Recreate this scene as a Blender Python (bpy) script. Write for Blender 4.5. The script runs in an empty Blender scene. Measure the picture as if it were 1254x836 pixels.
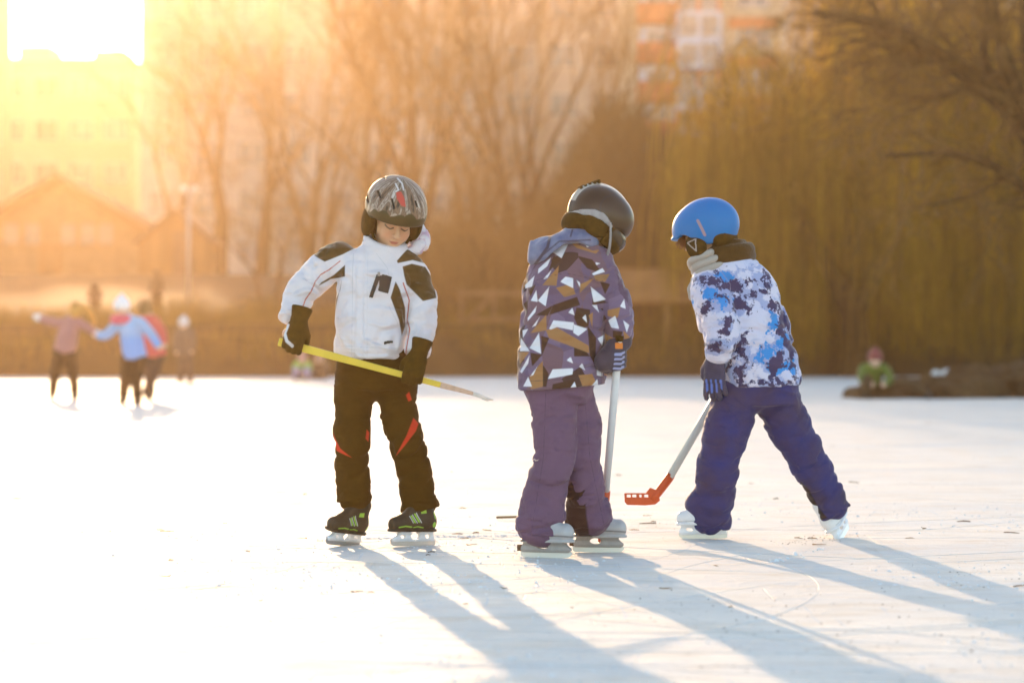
import bpy, math, random
import numpy as np
from mathutils import Vector, Matrix

rad = math.radians
scene = bpy.context.scene
COL = scene.collection
RNG = np.random.default_rng(7)
F = 1254 * 100 / 36.0            # focal length in photo pixels (100 mm lens)
CX, CY, H = 627.0, 419.0, 0.82   # picture centre, horizon row, eye height


def V(*a):
    return np.array(a, dtype=float)


def W(px, py, d):
    """World point of a photo position at a depth."""
    return V((px - CX) * d / F, d, H - (py - CY) * d / F)


def at(D):
    return lambda px, py, off=0.0: W(px, py, D) + V(0, off, 0)


def nrm(v):
    v = np.asarray(v, float)
    return v / np.linalg.norm(v)


# ---------------------------------------------------------------- noise
_T = np.random.default_rng(3).uniform(-1, 1, (32, 32, 32)).astype(np.float32)


def noise3(P):
    P = np.asarray(P, dtype=np.float32)
    i = np.floor(P).astype(np.int32)
    f = P - i
    f = f * f * (3 - 2 * f)
    i0 = i & 31
    i1 = (i + 1) & 31
    x0, y0, z0 = i0[:, 0], i0[:, 1], i0[:, 2]
    x1, y1, z1 = i1[:, 0], i1[:, 1], i1[:, 2]
    fx, fy, fz = f[:, 0], f[:, 1], f[:, 2]
    a = _T[x0, y0, z0] * (1 - fx) + _T[x1, y0, z0] * fx
    b = _T[x0, y1, z0] * (1 - fx) + _T[x1, y1, z0] * fx
    c = _T[x0, y0, z1] * (1 - fx) + _T[x1, y0, z1] * fx
    d = _T[x0, y1, z1] * (1 - fx) + _T[x1, y1, z1] * fx
    a = a * (1 - fy) + b * fy
    c = c * (1 - fy) + d * fy
    return a * (1 - fz) + c * fz


# ---------------------------------------------------------------- distance fields
def smin(a, b, k):
    h = np.clip(0.5 + 0.5 * (b - a) / k, 0, 1)
    return b + (a - b) * h - k * h * (1 - h)


def smax(a, b, k):
    return -smin(-a, -b, k)


def cap(P, a, b, ra, rb):
    a = np.asarray(a, float); b = np.asarray(b, float)
    ba = b - a
    t = np.clip(((P - a) @ ba) / (ba @ ba + 1e-12), 0, 1)
    return np.linalg.norm(P - a - t[:, None] * ba, axis=1) - (ra + (rb - ra) * t)


def chain(P, pts, rads, k=0.0):
    d = None
    for i in range(len(pts) - 1):
        c = cap(P, pts[i], pts[i + 1], rads[i], rads[i + 1])
        d = c if d is None else (smin(d, c, k) if k else np.minimum(d, c))
    return d


def smooth_path(pts, rads, n=5):
    """Catmull-Rom through points and radii."""
    A = np.column_stack([np.array(pts, float), np.array(rads, float)])
    A = np.vstack([2 * A[0] - A[1], A, 2 * A[-1] - A[-2]])
    out = []
    for i in range(1, len(A) - 2):
        for t in np.linspace(0, 1, n, endpoint=False):
            p0, p1, p2, p3 = A[i - 1], A[i], A[i + 1], A[i + 2]
            out.append(0.5 * (2 * p1 + (p2 - p0) * t + (2 * p0 - 5 * p1 + 4 * p2 - p3) * t * t + (3 * p1 - p0 - 3 * p2 + p3) * t ** 3))
    out.append(A[-2])
    out = np.array(out)
    return out[:, :3], out[:, 3]


def limb(P, pts, rads, amp=0.0, lam=0.05, seed=0.0, n=4, perp=7.0, cut=True, flat=None):
    """A sleeve or trouser leg: a smooth tapering tube with cross folds; its last end is cut square."""
    q, r = smooth_path(pts, rads, n)
    best = np.full(len(P), 1e9); s = np.zeros(len(P)); acc = 0.0
    for i in range(len(q) - 1):
        ba = q[i + 1] - q[i]; L = np.linalg.norm(ba)
        last = i == len(q) - 2
        t = ((P - q[i]) @ ba) / (L * L)
        tc = np.clip(t, 0, 1.6 if (last and cut) else 1)
        X = P - q[i] - tc[:, None] * ba
        d = np.linalg.norm(X, axis=1) - (r[i] + (r[i + 1] - r[i]) * np.clip(tc, 0, 1))
        if last and cut:
            d = smax(d, (t - 1) * L, 0.006)
        m = d < best
        s[m] = acc + (np.clip(t, 0, 1) * L)[m]
        best = np.where(m, d, best)
        acc += L
    if amp:
        Q = P * perp + seed * 3.7
        Q = Q + np.outer(s / lam, V(0.35, 0.5, 0.79))
        n1 = noise3(Q)
        n2 = noise3(Q * 2.1 + 9.1)
        best = best + amp * (.62 * np.exp(-(n1 / .20) ** 2) - .22 + 0.30 * n2 + .30 * np.exp(-(n2 / .15) ** 2))
    return best


def ell(P, c, r, M=None):
    q = P - np.asarray(c, float)
    if M is not None:
        q = q @ M
    r = np.asarray(r, float)
    k0 = np.linalg.norm(q / r, axis=1)
    k1 = np.linalg.norm(q / (r * r), axis=1) + 1e-9
    return k0 * (k0 - 1) / k1


def rbox(P, c, h, r, M=None):
    q = P - np.asarray(c, float)
    if M is not None:
        q = q @ M
    q = np.abs(q) - (np.asarray(h, float) - r)
    return np.linalg.norm(np.maximum(q, 0), axis=1) + np.minimum(q.max(axis=1), 0) - r


def loft(P, rows, e=2.3):
    """rows: (z, cx, cy, half_width, half_depth), any order; stacked sections with round-cornered outlines."""
    A = np.array(sorted(rows), float)
    z = np.clip(P[:, 2], A[0, 0], A[-1, 0])
    cx, cy, a, b = (np.interp(z, A[:, 0], A[:, i]) for i in range(1, 5))
    u = np.abs(P[:, 0] - cx) / a
    v = np.abs(P[:, 1] - cy) / b
    rho = (u ** e + v ** e) ** (1 / e) + 1e-9
    d = (rho - 1) * np.minimum(a, b) * 0.9
    return smax(smax(d, P[:, 2] - A[-1, 0], 0.02), A[0, 0] - P[:, 2], 0.008)


def sdpoly(Q, poly):
    """Signed distance in the plane, negative inside."""
    p = np.array(poly, float)
    d = np.full(len(Q), 1e18)
    s = np.ones(len(Q))
    for i in range(len(p)):
        a = p[i]; b = p[i - 1]
        e = b - a
        w = Q - a
        t = np.clip((w @ e) / (e @ e + 1e-12), 0, 1)
        d = np.minimum(d, ((w - t[:, None] * e) ** 2).sum(1))
        c1 = Q[:, 1] >= a[1]; c2 = Q[:, 1] < b[1]
        c3 = e[0] * w[:, 1] > e[1] * w[:, 0]
        allc = (c1 & c2 & c3) | (~c1 & ~c2 & ~c3)
        s = np.where(allc, -s, s)
    return s * np.sqrt(d)


def sdline(Q, pts, w):
    d = np.full(len(Q), 1e9)
    pts = np.array(pts, float)
    for i in range(len(pts) - 1):
        e = pts[i + 1] - pts[i]
        x = Q - pts[i]
        t = np.clip((x @ e) / (e @ e), 0, 1)
        d = np.minimum(d, np.linalg.norm(x - t[:, None] * e, axis=1))
    return d - w


# ---------------------------------------------------------------- surface nets
def polygonise(f, lo, hi, h):
    lo = np.asarray(lo, float) - 2 * h
    hi = np.asarray(hi, float) + 2 * h
    B = 4
    nb = np.ceil((hi - lo) / (B * h)).astype(int) + 1
    n = nb * B
    gx, gy, gz = (lo[i] + (np.arange(nb[i]) * B + (B - 1) / 2) * h for i in range(3))
    G = np.stack(np.meshgrid(gx, gy, gz, indexing='ij'), -1).reshape(-1, 3)
    dc = f(G).reshape(nb)
    near = np.abs(dc) < B * h * 2.6
    val = np.repeat(np.repeat(np.repeat(dc, B, 0), B, 1), B, 2).astype(np.float64)
    bi = np.argwhere(near)
    o = np.stack(np.meshgrid(*[np.arange(B)] * 3, indexing='ij'), -1).reshape(-1, 3)
    I = (bi[:, None, :] * B + o[None]).reshape(-1, 3)
    for s in range(0, len(I), 400000):
        J = I[s:s + 400000]
        val[J[:, 0], J[:, 1], J[:, 2]] = f(lo + J * h)
    S = val < 0
    c = [S[a:n[0] - 1 + a, b:n[1] - 1 + b, g:n[2] - 1 + g] for a in (0, 1) for b in (0, 1) for g in (0, 1)]
    anyc = c[0].copy(); allc = c[0].copy()
    for x in c[1:]:
        anyc |= x; allc &= x
    cells = np.argwhere(anyc & ~allc)
    idx = np.full(np.array(n) - 1, -1, dtype=np.int64)
    idx[cells[:, 0], cells[:, 1], cells[:, 2]] = np.arange(len(cells))
    acc = np.zeros((len(cells), 3)); cnt = np.zeros(len(cells))
    cor = [(a, b, g) for a in (0, 1) for b in (0, 1) for g in (0, 1)]
    vals = {k: val[cells[:, 0] + k[0], cells[:, 1] + k[1], cells[:, 2] + k[2]] for k in cor}
    for k in cor:
        for ax in range(3):
            if k[ax] == 0:
                k2 = list(k); k2[ax] = 1; k2 = tuple(k2)
                v0, v1 = vals[k], vals[k2]
                m = (v0 < 0) != (v1 < 0)
                t = np.where(m, v0 / np.where(m, v0 - v1, 1), 0)
                p = np.tile(np.array(k, float), (len(cells), 1)); p[:, ax] += t
                acc[m] += p[m]; cnt += m
    verts = lo + (cells + acc / cnt[:, None]) * h
    faces = []
    for ax in range(3):
        u, w = (ax + 1) % 3, (ax + 2) % 3
        sl0 = [slice(None)] * 3; sl1 = [slice(None)] * 3
        sl0[ax] = slice(0, n[ax] - 1); sl1[ax] = slice(1, n[ax])
        A, Bv = S[tuple(sl0)], S[tuple(sl1)]
        E = np.argwhere(A != Bv)
        ok = (E[:, u] > 0) & (E[:, w] > 0) & (E[:, u] < n[u] - 1) & (E[:, w] < n[w] - 1)
        E = E[ok]
        def cell(du, dw):
            C = E.copy(); C[:, u] += du; C[:, w] += dw
            return idx[C[:, 0], C[:, 1], C[:, 2]]
        q = np.stack([cell(-1, -1), cell(0, -1), cell(0, 0), cell(-1, 0)], 1)
        ins = A[E[:, 0], E[:, 1], E[:, 2]]
        q = np.where(ins[:, None], q, q[:, ::-1])
        faces.append(q)
    faces = np.concatenate(faces)
    faces = faces[(faces >= 0).all(1)]
    return verts, faces


# ---------------------------------------------------------------- objects
def mesh_data(name, verts, faces, mats, attrs=None, smooth=True, fmat=None):
    me = bpy.data.meshes.new(name)
    verts = np.asarray(verts, dtype=np.float32)
    if isinstance(faces, np.ndarray) and faces.ndim == 2:
        k = faces.shape[1]
        me.vertices.add(len(verts)); me.vertices.foreach_set('co', verts.ravel())
        me.loops.add(faces.size); me.loops.foreach_set('vertex_index', faces.astype(np.int32).ravel())
        me.polygons.add(len(faces))
        me.polygons.foreach_set('loop_start', (np.arange(len(faces)) * k).astype(np.int32))
        me.update(calc_edges=True)
    else:
        me.from_pydata([tuple(map(float, v)) for v in verts], [], [tuple(map(int, f)) for f in faces])
        me.update()
    me.polygons.foreach_set('use_smooth', np.full(len(me.polygons), bool(smooth)))
    for m in (mats if isinstance(mats, (list, tuple)) else [mats]):
        me.materials.append(m)
    if fmat is not None:
        me.polygons.foreach_set('material_index', np.asarray(fmat, dtype=np.int32))
    for k, v in (attrs or {}).items():
        a = me.attributes.new(k, 'FLOAT', 'POINT')
        a.data.foreach_set('value', np.asarray(v, dtype=np.float32))
    return me


def link(name, me, parent=None, loc=None):
    o = bpy.data.objects.new(name, me)
    COL.objects.link(o)
    if parent is not None:
        o.parent = parent
    if loc is not None:
        o.location = tuple(loc)
    return o


def tag(o, label, cat, group=None, kind=None):
    if label:
        o['label'] = label
    if cat:
        o['category'] = cat
    if group:
        o['group'] = group
    if kind:
        o['kind'] = kind
    return o


def empty(name, loc, rz=0.0):
    o = link(name, None)
    o.location = tuple(loc); o.rotation_euler = (0, 0, rz)
    return o


def dup(root, loc, rz=0.0, scale=None):
    def rec(o, parent):
        c = o.copy(); COL.objects.link(c)
        if parent is not None:
            c.parent = parent
        for ch in o.children:
            rec(ch, c)
        return c
    r = rec(root, None)
    r.location = tuple(loc); r.rotation_euler = (0, 0, rz)
    if scale is not None:
        r.scale = (scale,) * 3 if np.isscalar(scale) else tuple(scale)
    return r


def sdf_obj(name, f, lo, hi, h, m, parent=None, org=(0, 0, 0), attrs=None, loc=None):
    v, fc = polygonise(f, lo, hi, h)
    at_ = attrs(v) if attrs else None
    return link(name, mesh_data(name, v - np.asarray(org, float), fc, m, at_), parent, loc)


class MB:
    """Collects simple closed shapes into one mesh."""
    def __init__(self):
        self.v = []; self.f = []

    def add(self, v, f):
        o = len(self.v)
        self.v += [tuple(map(float, p)) for p in v]
        self.f += [tuple(i + o for i in q) for q in f]
        return self

    def box(self, c, s, M=None):
        c = np.asarray(c, float); s = np.asarray(s, float) / 2
        P = np.array([[x, y, z] for x in (-1, 1) for y in (-1, 1) for z in (-1, 1)]) * s
        if M is not None:
            P = P @ np.asarray(M).T
        return self.add(P + c, [(0, 1, 3, 2), (4, 6, 7, 5), (0, 4, 5, 1), (2, 3, 7, 6), (0, 2, 6, 4), (1, 5, 7, 3)])

    def tube(self, pts, rads, n=10, flat=1.0, caps=True):
        pts = [np.asarray(p, float) for p in pts]
        base = len(self.v)
        up = V(0, 0, 1)
        for i, p in enumerate(pts):
            d = nrm(pts[min(i + 1, len(pts) - 1)] - pts[max(i - 1, 0)])
            a = up - d * (up @ d)
            if np.linalg.norm(a) < 1e-3:
                a = V(1, 0, 0) - d * d[0]
            a = nrm(a); b = np.cross(d, a)
            r = rads[i] if hasattr(rads, '__len__') else rads
            for j in range(n):
                t = 2 * math.pi * j / n
                self.v.append(tuple(p + a * math.cos(t) * r + b * math.sin(t) * r * flat))
        for i in range(len(pts) - 1):
            for j in range(n):
                k = (j + 1) % n
                self.f.append((base + i * n + j, base + i * n + k, base + (i + 1) * n + k, base + (i + 1) * n + j))
        if caps:
            self.f.append(tuple(base + j for j in range(n))[::-1])
            e = base + (len(pts) - 1) * n
            self.f.append(tuple(e + j for j in range(n)))
        return self

    def prism(self, poly, thick, M=None, o=(0, 0, 0)):
        """poly in local x,z; thickness along local y."""
        n = len(poly)
        P = np.array([(x, -thick / 2, z) for x, z in poly] + [(x, thick / 2, z) for x, z in poly])
        if M is not None:
            P = P @ np.asarray(M).T
        f = [tuple(range(n)), tuple(range(2 * n - 1, n - 1, -1))]
        f += [(i, i + n, (i + 1) % n + n, (i + 1) % n) for i in range(n)]
        return self.add(P + np.asarray(o, float), f)

    def obj(self, name, m, parent=None, org=(0, 0, 0), loc=None, smooth=False, bevel=0.0):
        v = np.array(self.v) - np.asarray(org, float)
        o = link(name, mesh_data(name, v, self.f, m, smooth=smooth), parent, loc)
        if bevel:
            b = o.modifiers.new('bevel', 'BEVEL'); b.width = bevel; b.segments = 2; b.limit_method = 'ANGLE'
        return o


def segs_mesh(A, B, RA, RB, sides=3):
    """Many tapered sticks as one vertex/face pair (vectorised)."""
    A, B = np.asarray(A, float), np.asarray(B, float)
    RA, RB = np.asarray(RA, float), np.asarray(RB, float)
    d = B - A
    L = np.linalg.norm(d, axis=1, keepdims=True) + 1e-9
    d = d / L
    ref = np.where(np.abs(d[:, 2:3]) > 0.9, V(1, 0, 0)[None], V(0, 0, 1)[None])
    a = np.cross(d, ref); a /= np.linalg.norm(a, axis=1, keepdims=True)
    b = np.cross(d, a)
    n = len(A)
    out = np.zeros((n, 2 * sides, 3))
    for j in range(sides):
        t = 2 * math.pi * j / sides
        w = a * math.cos(t) + b * math.sin(t)
        out[:, j] = A + w * RA[:, None]
        out[:, sides + j] = B + w * RB[:, None]
    base = (np.arange(n) * 2 * sides)[:, None]
    fs = []
    for j in range(sides):
        k = (j + 1) % sides
        fs.append(base + np.array([[j, k, sides + k, sides + j]]))
    return out.reshape(-1, 3), np.concatenate(fs)


# ---------------------------------------------------------------- materials
def material(name, col, rough=0.6, spec=0.35, var=0.0, vscale=8.0, vstretch=None, bump=0.0, bscale=60.0, masks=(), metallic=0.0,
             sheen=0.0, coat=0.0, col2=None, trans=0.0, wrinkle=0.0, wscale=11.0):
    """masks: (attribute, colour, edge width in m, ragged amount, ragged scale); negative attribute = inside."""
    m = bpy.data.materials.new(name); m.use_nodes = True
    nt = m.node_tree; N = nt.nodes; L = nt.links
    bs = N['Principled BSDF']
    tc = N.new('ShaderNodeTexCoord')
    bs.inputs['Roughness'].default_value = rough
    bs.inputs['Specular IOR Level'].default_value = spec
    bs.inputs['Metallic'].default_value = metallic
    bs.inputs['Sheen Weight'].default_value = sheen
    bs.inputs['Coat Weight'].default_value = coat
    c = N.new('ShaderNodeRGB'); c.outputs[0].default_value = (*col, 1)
    out = c.outputs[0]
    vec = tc.outputs['Object']
    if vstretch:
        mp = N.new('ShaderNodeMapping'); mp.inputs['Scale'].default_value = vstretch
        L.new(vec, mp.inputs['Vector']); svec = mp.outputs[0]
    else:
        svec = vec
    if var or col2:
        nz = N.new('ShaderNodeTexNoise'); nz.inputs['Scale'].default_value = vscale; nz.inputs['Detail'].default_value = 5
        L.new(svec, nz.inputs['Vector'])
        mr = N.new('ShaderNodeMapRange'); mr.inputs['From Min'].default_value = .3; mr.inputs['From Max'].default_value = .7
        L.new(nz.outputs['Fac'], mr.inputs['Value'])
        mx = N.new('ShaderNodeMix'); mx.data_type = 'RGBA'
        L.new(mr.outputs[0], mx.inputs['Factor'])
        ca = tuple(x * (1 - var) for x in col); cb = col2 or tuple(min(1, x * (1 + var)) for x in col)
        mx.inputs['A'].default_value = (*ca, 1); mx.inputs['B'].default_value = (*cb, 1)
        out = mx.outputs['Result']
    for mk in masks:
        attr, mc, w = mk[:3]
        an = N.new('ShaderNodeAttribute'); an.attribute_name = attr
        fac = an.outputs['Fac']
        if len(mk) > 3 and mk[3]:
            nz = N.new('ShaderNodeTexNoise'); nz.inputs['Scale'].default_value = mk[4]; nz.inputs['Detail'].default_value = 7
            nz.inputs['Roughness'].default_value = .68
            L.new(vec, nz.inputs['Vector'])
            s = N.new('ShaderNodeMath'); s.operation = 'MULTIPLY_ADD'
            s.inputs[1].default_value = mk[3]; L.new(nz.outputs['Fac'], s.inputs[0])
            L.new(fac, s.inputs[2])
            s2 = N.new('ShaderNodeMath'); s2.operation = 'SUBTRACT'; s2.inputs[1].default_value = mk[3] * .5
            L.new(s.outputs[0], s2.inputs[0]); fac = s2.outputs[0]
        mr = N.new('ShaderNodeMapRange')
        mr.inputs['From Min'].default_value = -w; mr.inputs['From Max'].default_value = w
        mr.inputs['To Min'].default_value = 1; mr.inputs['To Max'].default_value = 0
        L.new(fac, mr.inputs['Value'])
        mx = N.new('ShaderNodeMix'); mx.data_type = 'RGBA'
        L.new(mr.outputs[0], mx.inputs['Factor']); L.new(out, mx.inputs['A'])
        mx.inputs['B'].default_value = (*mc, 1)
        out = mx.outputs['Result']
    L.new(out, bs.inputs['Base Color'])
    if sheen:
        bs.inputs['Sheen Roughness'].default_value = .4
    if wrinkle:
        mpw = N.new('ShaderNodeMapping'); mpw.inputs['Scale'].default_value = (1, 1, 1.9); mpw.inputs['Rotation'].default_value = (.25, .2, 0)
        L.new(vec, mpw.inputs['Vector'])
        wz = N.new('ShaderNodeTexNoise'); wz.noise_type = 'RIDGED_MULTIFRACTAL'; wz.inputs['Scale'].default_value = wscale; wz.inputs['Detail'].default_value = 2.5
        wz.inputs['Roughness'].default_value = .45; wz.inputs['Distortion'].default_value = .6
        L.new(mpw.outputs[0], wz.inputs['Vector'])
        wb = N.new('ShaderNodeBump'); wb.inputs['Strength'].default_value = wrinkle; wb.inputs['Distance'].default_value = .03
        L.new(wz.outputs['Fac'], wb.inputs['Height']); L.new(wb.outputs[0], bs.inputs['Normal'])
    if bump:
        nz = N.new('ShaderNodeTexNoise'); nz.inputs['Scale'].default_value = bscale; nz.inputs['Detail'].default_value = 4
        L.new(svec, nz.inputs['Vector'])
        b = N.new('ShaderNodeBump'); b.inputs['Strength'].default_value = bump; b.inputs['Distance'].default_value = .01
        L.new(nz.outputs['Fac'], b.inputs['Height'])
        if wrinkle:
            L.new(wb.outputs[0], b.inputs['Normal'])
        L.new(b.outputs[0], bs.inputs['Normal'])
    if trans:
        tr = N.new('ShaderNodeBsdfTranslucent'); L.new(out, tr.inputs['Color'])
        ms = N.new('ShaderNodeMixShader'); ms.inputs[0].default_value = trans
        L.new(bs.outputs[0], ms.inputs[1]); L.new(tr.outputs[0], ms.inputs[2])
        L.new(ms.outputs[0], N['Material Output'].inputs['Surface'])
    return m

SKY_STRENGTH, SUN_STRENGTH, EXPOSURE = .15, 2.3, 1.80
SUN_COLOR = (1.0, .66, .36)
HAZE_DENSITY, HAZE_COLOR, HAZE_G = .00052, (1.0, .69, .44), .80

# ================================================================ camera, light, air
cam = bpy.data.cameras.new('camera'); cam_o = bpy.data.objects.new('camera', cam); COL.objects.link(cam_o)
cam_o.location = (0, 0, H); cam_o.rotation_euler = (rad(90), 0, 0)
cam.lens = 100; cam.sensor_width = 36; cam.clip_end = 2000; cam.clip_start = .1
cam.dof.use_dof = True; cam.dof.focus_distance = 11.2; cam.dof.aperture_fstop = 2.5
scene.camera = cam_o

SUN_EL, SUN_AZ = 9.7, 9.02        # degrees above the horizon, degrees left of straight ahead
world = bpy.data.worlds.new('World'); scene.world = world; world.use_nodes = True
wn = world.node_tree
sky = wn.nodes.new('ShaderNodeTexSky'); sky.sky_type = 'NISHITA'; sky.sun_disc = False
sky.sun_elevation = rad(SUN_EL); sky.sun_rotation = rad(-SUN_AZ)
sky.air_density = 1.0; sky.dust_density = .8; sky.ozone_density = 1.0
wn.links.new(sky.outputs[0], wn.nodes['Background'].inputs['Color'])
wn.nodes['Background'].inputs['Strength'].default_value = SKY_STRENGTH
sun = bpy.data.lights.new('sun', 'SUN'); sun_o = bpy.data.objects.new('sun', sun); COL.objects.link(sun_o)
sun.energy = SUN_STRENGTH; sun.angle = rad(.55); sun.color = SUN_COLOR
sd = V(-math.sin(rad(SUN_AZ)) * math.cos(rad(SUN_EL)), math.cos(rad(SUN_AZ)) * math.cos(rad(SUN_EL)), math.sin(rad(SUN_EL)))
sun_o.rotation_euler = Vector(sd).to_track_quat('Z', 'Y').to_euler()
sun_o.location = tuple(sd * 60)
scene.view_settings.view_transform = 'Standard'; scene.view_settings.look = 'None'
scene.view_settings.exposure = EXPOSURE; scene.view_settings.gamma = 1
scene.render.engine = 'CYCLES'
cy = scene.cycles
cy.use_denoising = True; cy.max_bounces = 6; cy.diffuse_bounces = 3; cy.glossy_bounces = 3; cy.transmission_bounces = 3
cy.volume_bounces = 0; cy.transparent_max_bounces = 8; cy.sample_clamp_indirect = 6
cy.use_adaptive_sampling = False

# the warm winter air
hz = MB().box((0, 110, 22), (300, 320, 46))
hm = bpy.data.materials.new('warm_air'); hm.use_nodes = True
hm.node_tree.nodes.remove(hm.node_tree.nodes['Principled BSDF'])
pv = hm.node_tree.nodes.new('ShaderNodeVolumePrincipled')
pv.inputs['Color'].default_value = (*HAZE_COLOR, 1); pv.inputs['Density'].default_value = HAZE_DENSITY
pv.inputs['Anisotropy'].default_value = HAZE_G
hm.node_tree.links.new(pv.outputs[0], hm.node_tree.nodes['Material Output'].inputs['Volume'])
tag(hz.obj('haze', hm), 'thin golden haze hanging over the whole pond', 'haze', kind='stuff')

# ================================================================ ice
def ice_material():
    m = bpy.data.materials.new('skated_ice'); m.use_nodes = True
    nt = m.node_tree; N = nt.nodes; L = nt.links; bs = N['Principled BSDF']
    tc = N.new('ShaderNodeTexCoord')
    def noise(scale, detail, stretch=(1, 1, 1), rot=0, rough=.55):
        mp = N.new('ShaderNodeMapping'); mp.inputs['Scale'].default_value = stretch; mp.inputs['Rotation'].default_value = (0, 0, rot)
        L.new(tc.outputs['Object'], mp.inputs['Vector'])
        n = N.new('ShaderNodeTexNoise'); n.inputs['Scale'].default_value = scale; n.inputs['Detail'].default_value = detail
        n.inputs['Roughness'].default_value = rough
        L.new(mp.outputs[0], n.inputs['Vector']); return n.outputs['Fac']
    def ramp(x, a, b, lo=0., hi=1.):
        r = N.new('ShaderNodeMapRange'); r.inputs['From Min'].default_value = a; r.inputs['From Max'].default_value = b
        r.inputs['To Min'].default_value = lo; r.inputs['To Max'].default_value = hi
        L.new(x, r.inputs['Value']); return r.outputs[0]
    def mix(f, a, b):
        x = N.new('ShaderNodeMix'); x.data_type = 'RGBA'
        L.new(f, x.inputs['Factor'])
        for s, k in ((a, 'A'), (b, 'B')):
            if isinstance(s, tuple): x.inputs[k].default_value = (*s, 1)
            else: L.new(s, x.inputs[k])
        return x.outputs['Result']
    def add(a, b, k):
        x = N.new('ShaderNodeMath'); x.operation = 'MULTIPLY_ADD'; L.new(b, x.inputs[0]); x.inputs[1].default_value = k
        L.new(a, x.inputs[2]); return x.outputs[0]
    c = mix(ramp(noise(.7, 5), .35, .65), (.70, .66, .61), (.80, .735, .655))
    c = mix(ramp(noise(1.6, 8, (.35, 1, 1), .2, .7), .46, .66, 0, .85), c, (.62, .62, .62))
    c = mix(ramp(noise(5.0, 6, (.5, 1, 1), 0, .7), .48, .70, 0, .8), c, (.62, .53, .42))      # dusty, sandy scuffs
    c = mix(ramp(noise(26, 6, (.4, 1, 1), .1, .75), .60, .70, 0, .7), c, (.42, .36, .31))     # grit in the surface
    for rot, st in ((.25, (1, .04, 1)), (1.2, (.05, 1, 1)), (-.35, (1, .045, 1)), (.6, (.035, 1, 1))):          # skate scratches
        c = mix(ramp(noise(26, 3, st, rot), .68, .71, 0, .6), c, (.58, .60, .63))
    L.new(c, bs.inputs['Base Color'])
    L.new(ramp(noise(1.3, 6), .35, .65, .5, .75), bs.inputs['Roughness'])
    bs.inputs['Specular IOR Level'].default_value = .06
    h = noise(14, 7, (.7, 1, 1), 0, .65)
    h = add(h, noise(90, 4), .22)
    h = add(h, ramp(noise(30, 3, (1, .05, 1), .35), .66, .72), -.16)
    h = add(h, ramp(noise(30, 3, (.05, 1, 1), 1.2), .66, .72), -.14)
    b = N.new('ShaderNodeBump'); b.inputs['Strength'].default_value = .8; b.inputs['Distance'].default_value = .02
    L.new(h, b.inputs['Height']); L.new(b.outputs[0], bs.inputs['Normal'])
    return m
M_ICE = ice_material()
ice = link('ice', mesh_data('ice', [(-60, -8, 0), (60, -8, 0), (60, 66.2, 0), (-60, 66.2, 0)], [(0, 1, 2, 3)], M_ICE))
tag(ice, 'pale scuffed frozen pond with skate scratches and grit', 'ice', kind='structure')

# ground: pond bed, steep bank, grassy rise behind
M_GROUND = material('winter_ground', (.032, .022, .009), .95, .1, var=.35, vscale=.9, bump=.5, bscale=6, col2=(.055, .038, .014))
ys = [-12, 65.6, 66.0, 66.5, 67.2, 68.5, 72, 80, 92, 105, 130, 165, 200, 255]
zs = [-.45, -.45, -.12, .45, .85, 1.08, 1.25, 1.75, 2.6, 3.3, 3.7, 3.9, 4.0, 4.1]
xs = np.linspace(-130, 130, 161)
gv = []
for y, z in zip(ys, zs):
    for x in xs:
        k = 0 if y < 66 else 1
        gv.append((x, y + .35 * math.sin(x * .9) * k * (y < 75) + .25 * math.sin(x * 2.3 + 1) * k * (y < 70), z + .10 * k * math.sin(x * 1.7 + y) * (66.3 < y < 71)))
gf = [(r * 161 + i, r * 161 + i + 1, (r + 1) * 161 + i + 1, (r + 1) * 161 + i) for r in range(len(ys) - 1) for i in range(160)]
tag(link('ground', mesh_data('ground', gv, gf, M_GROUND)), 'brown winter bank and rising ground beyond the ice', 'ground', kind='structure')


def ground_z(y):
    return float(np.interp(y, ys, zs))


# dry grass along the bank: nobody could count it
def blades(n, x0, x1, y0, y1, h0, h1, seed):
    g = np.random.default_rng(seed)
    x = g.uniform(x0, x1, n); y = g.uniform(y0, y1, n)
    z = np.interp(y, ys, zs) - .05
    A = np.stack([x, y, z], 1)
    h = g.uniform(h0, h1, n) * (0.7 + .5 * np.abs(np.sin(x * 1.3) * np.sin(x * .37 + 1)))
    B = A + np.stack([g.normal(0, .18, n) * h, g.normal(0, .18, n) * h, h], 1)
    return A, B, np.full(n, .011), np.full(n, .003)
M_GRASS = material('dry_grass', (.22, .135, .02), .8, .2, var=.4, vscale=1.3, trans=.35)
A, B, ra, rb = blades(22000, -26, 16, 66.3, 73, .25, .8, 4)
v, f = segs_mesh(A, B, ra, rb, 3)
tag(link('dry_grass', mesh_data('dry_grass', v, f, M_GRASS)), 'straw coloured dry grass along the pond bank', 'grass', kind='stuff')

# ================================================================ bare trees
M_BARK = material('bark', (.040, .022, .006), .9, .15, var=.35, vscale=6, bump=.6, bscale=18)
M_TWIG = material('twigs', (.135, .072, .014), .8, .25, var=.3, vscale=2)


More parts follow.
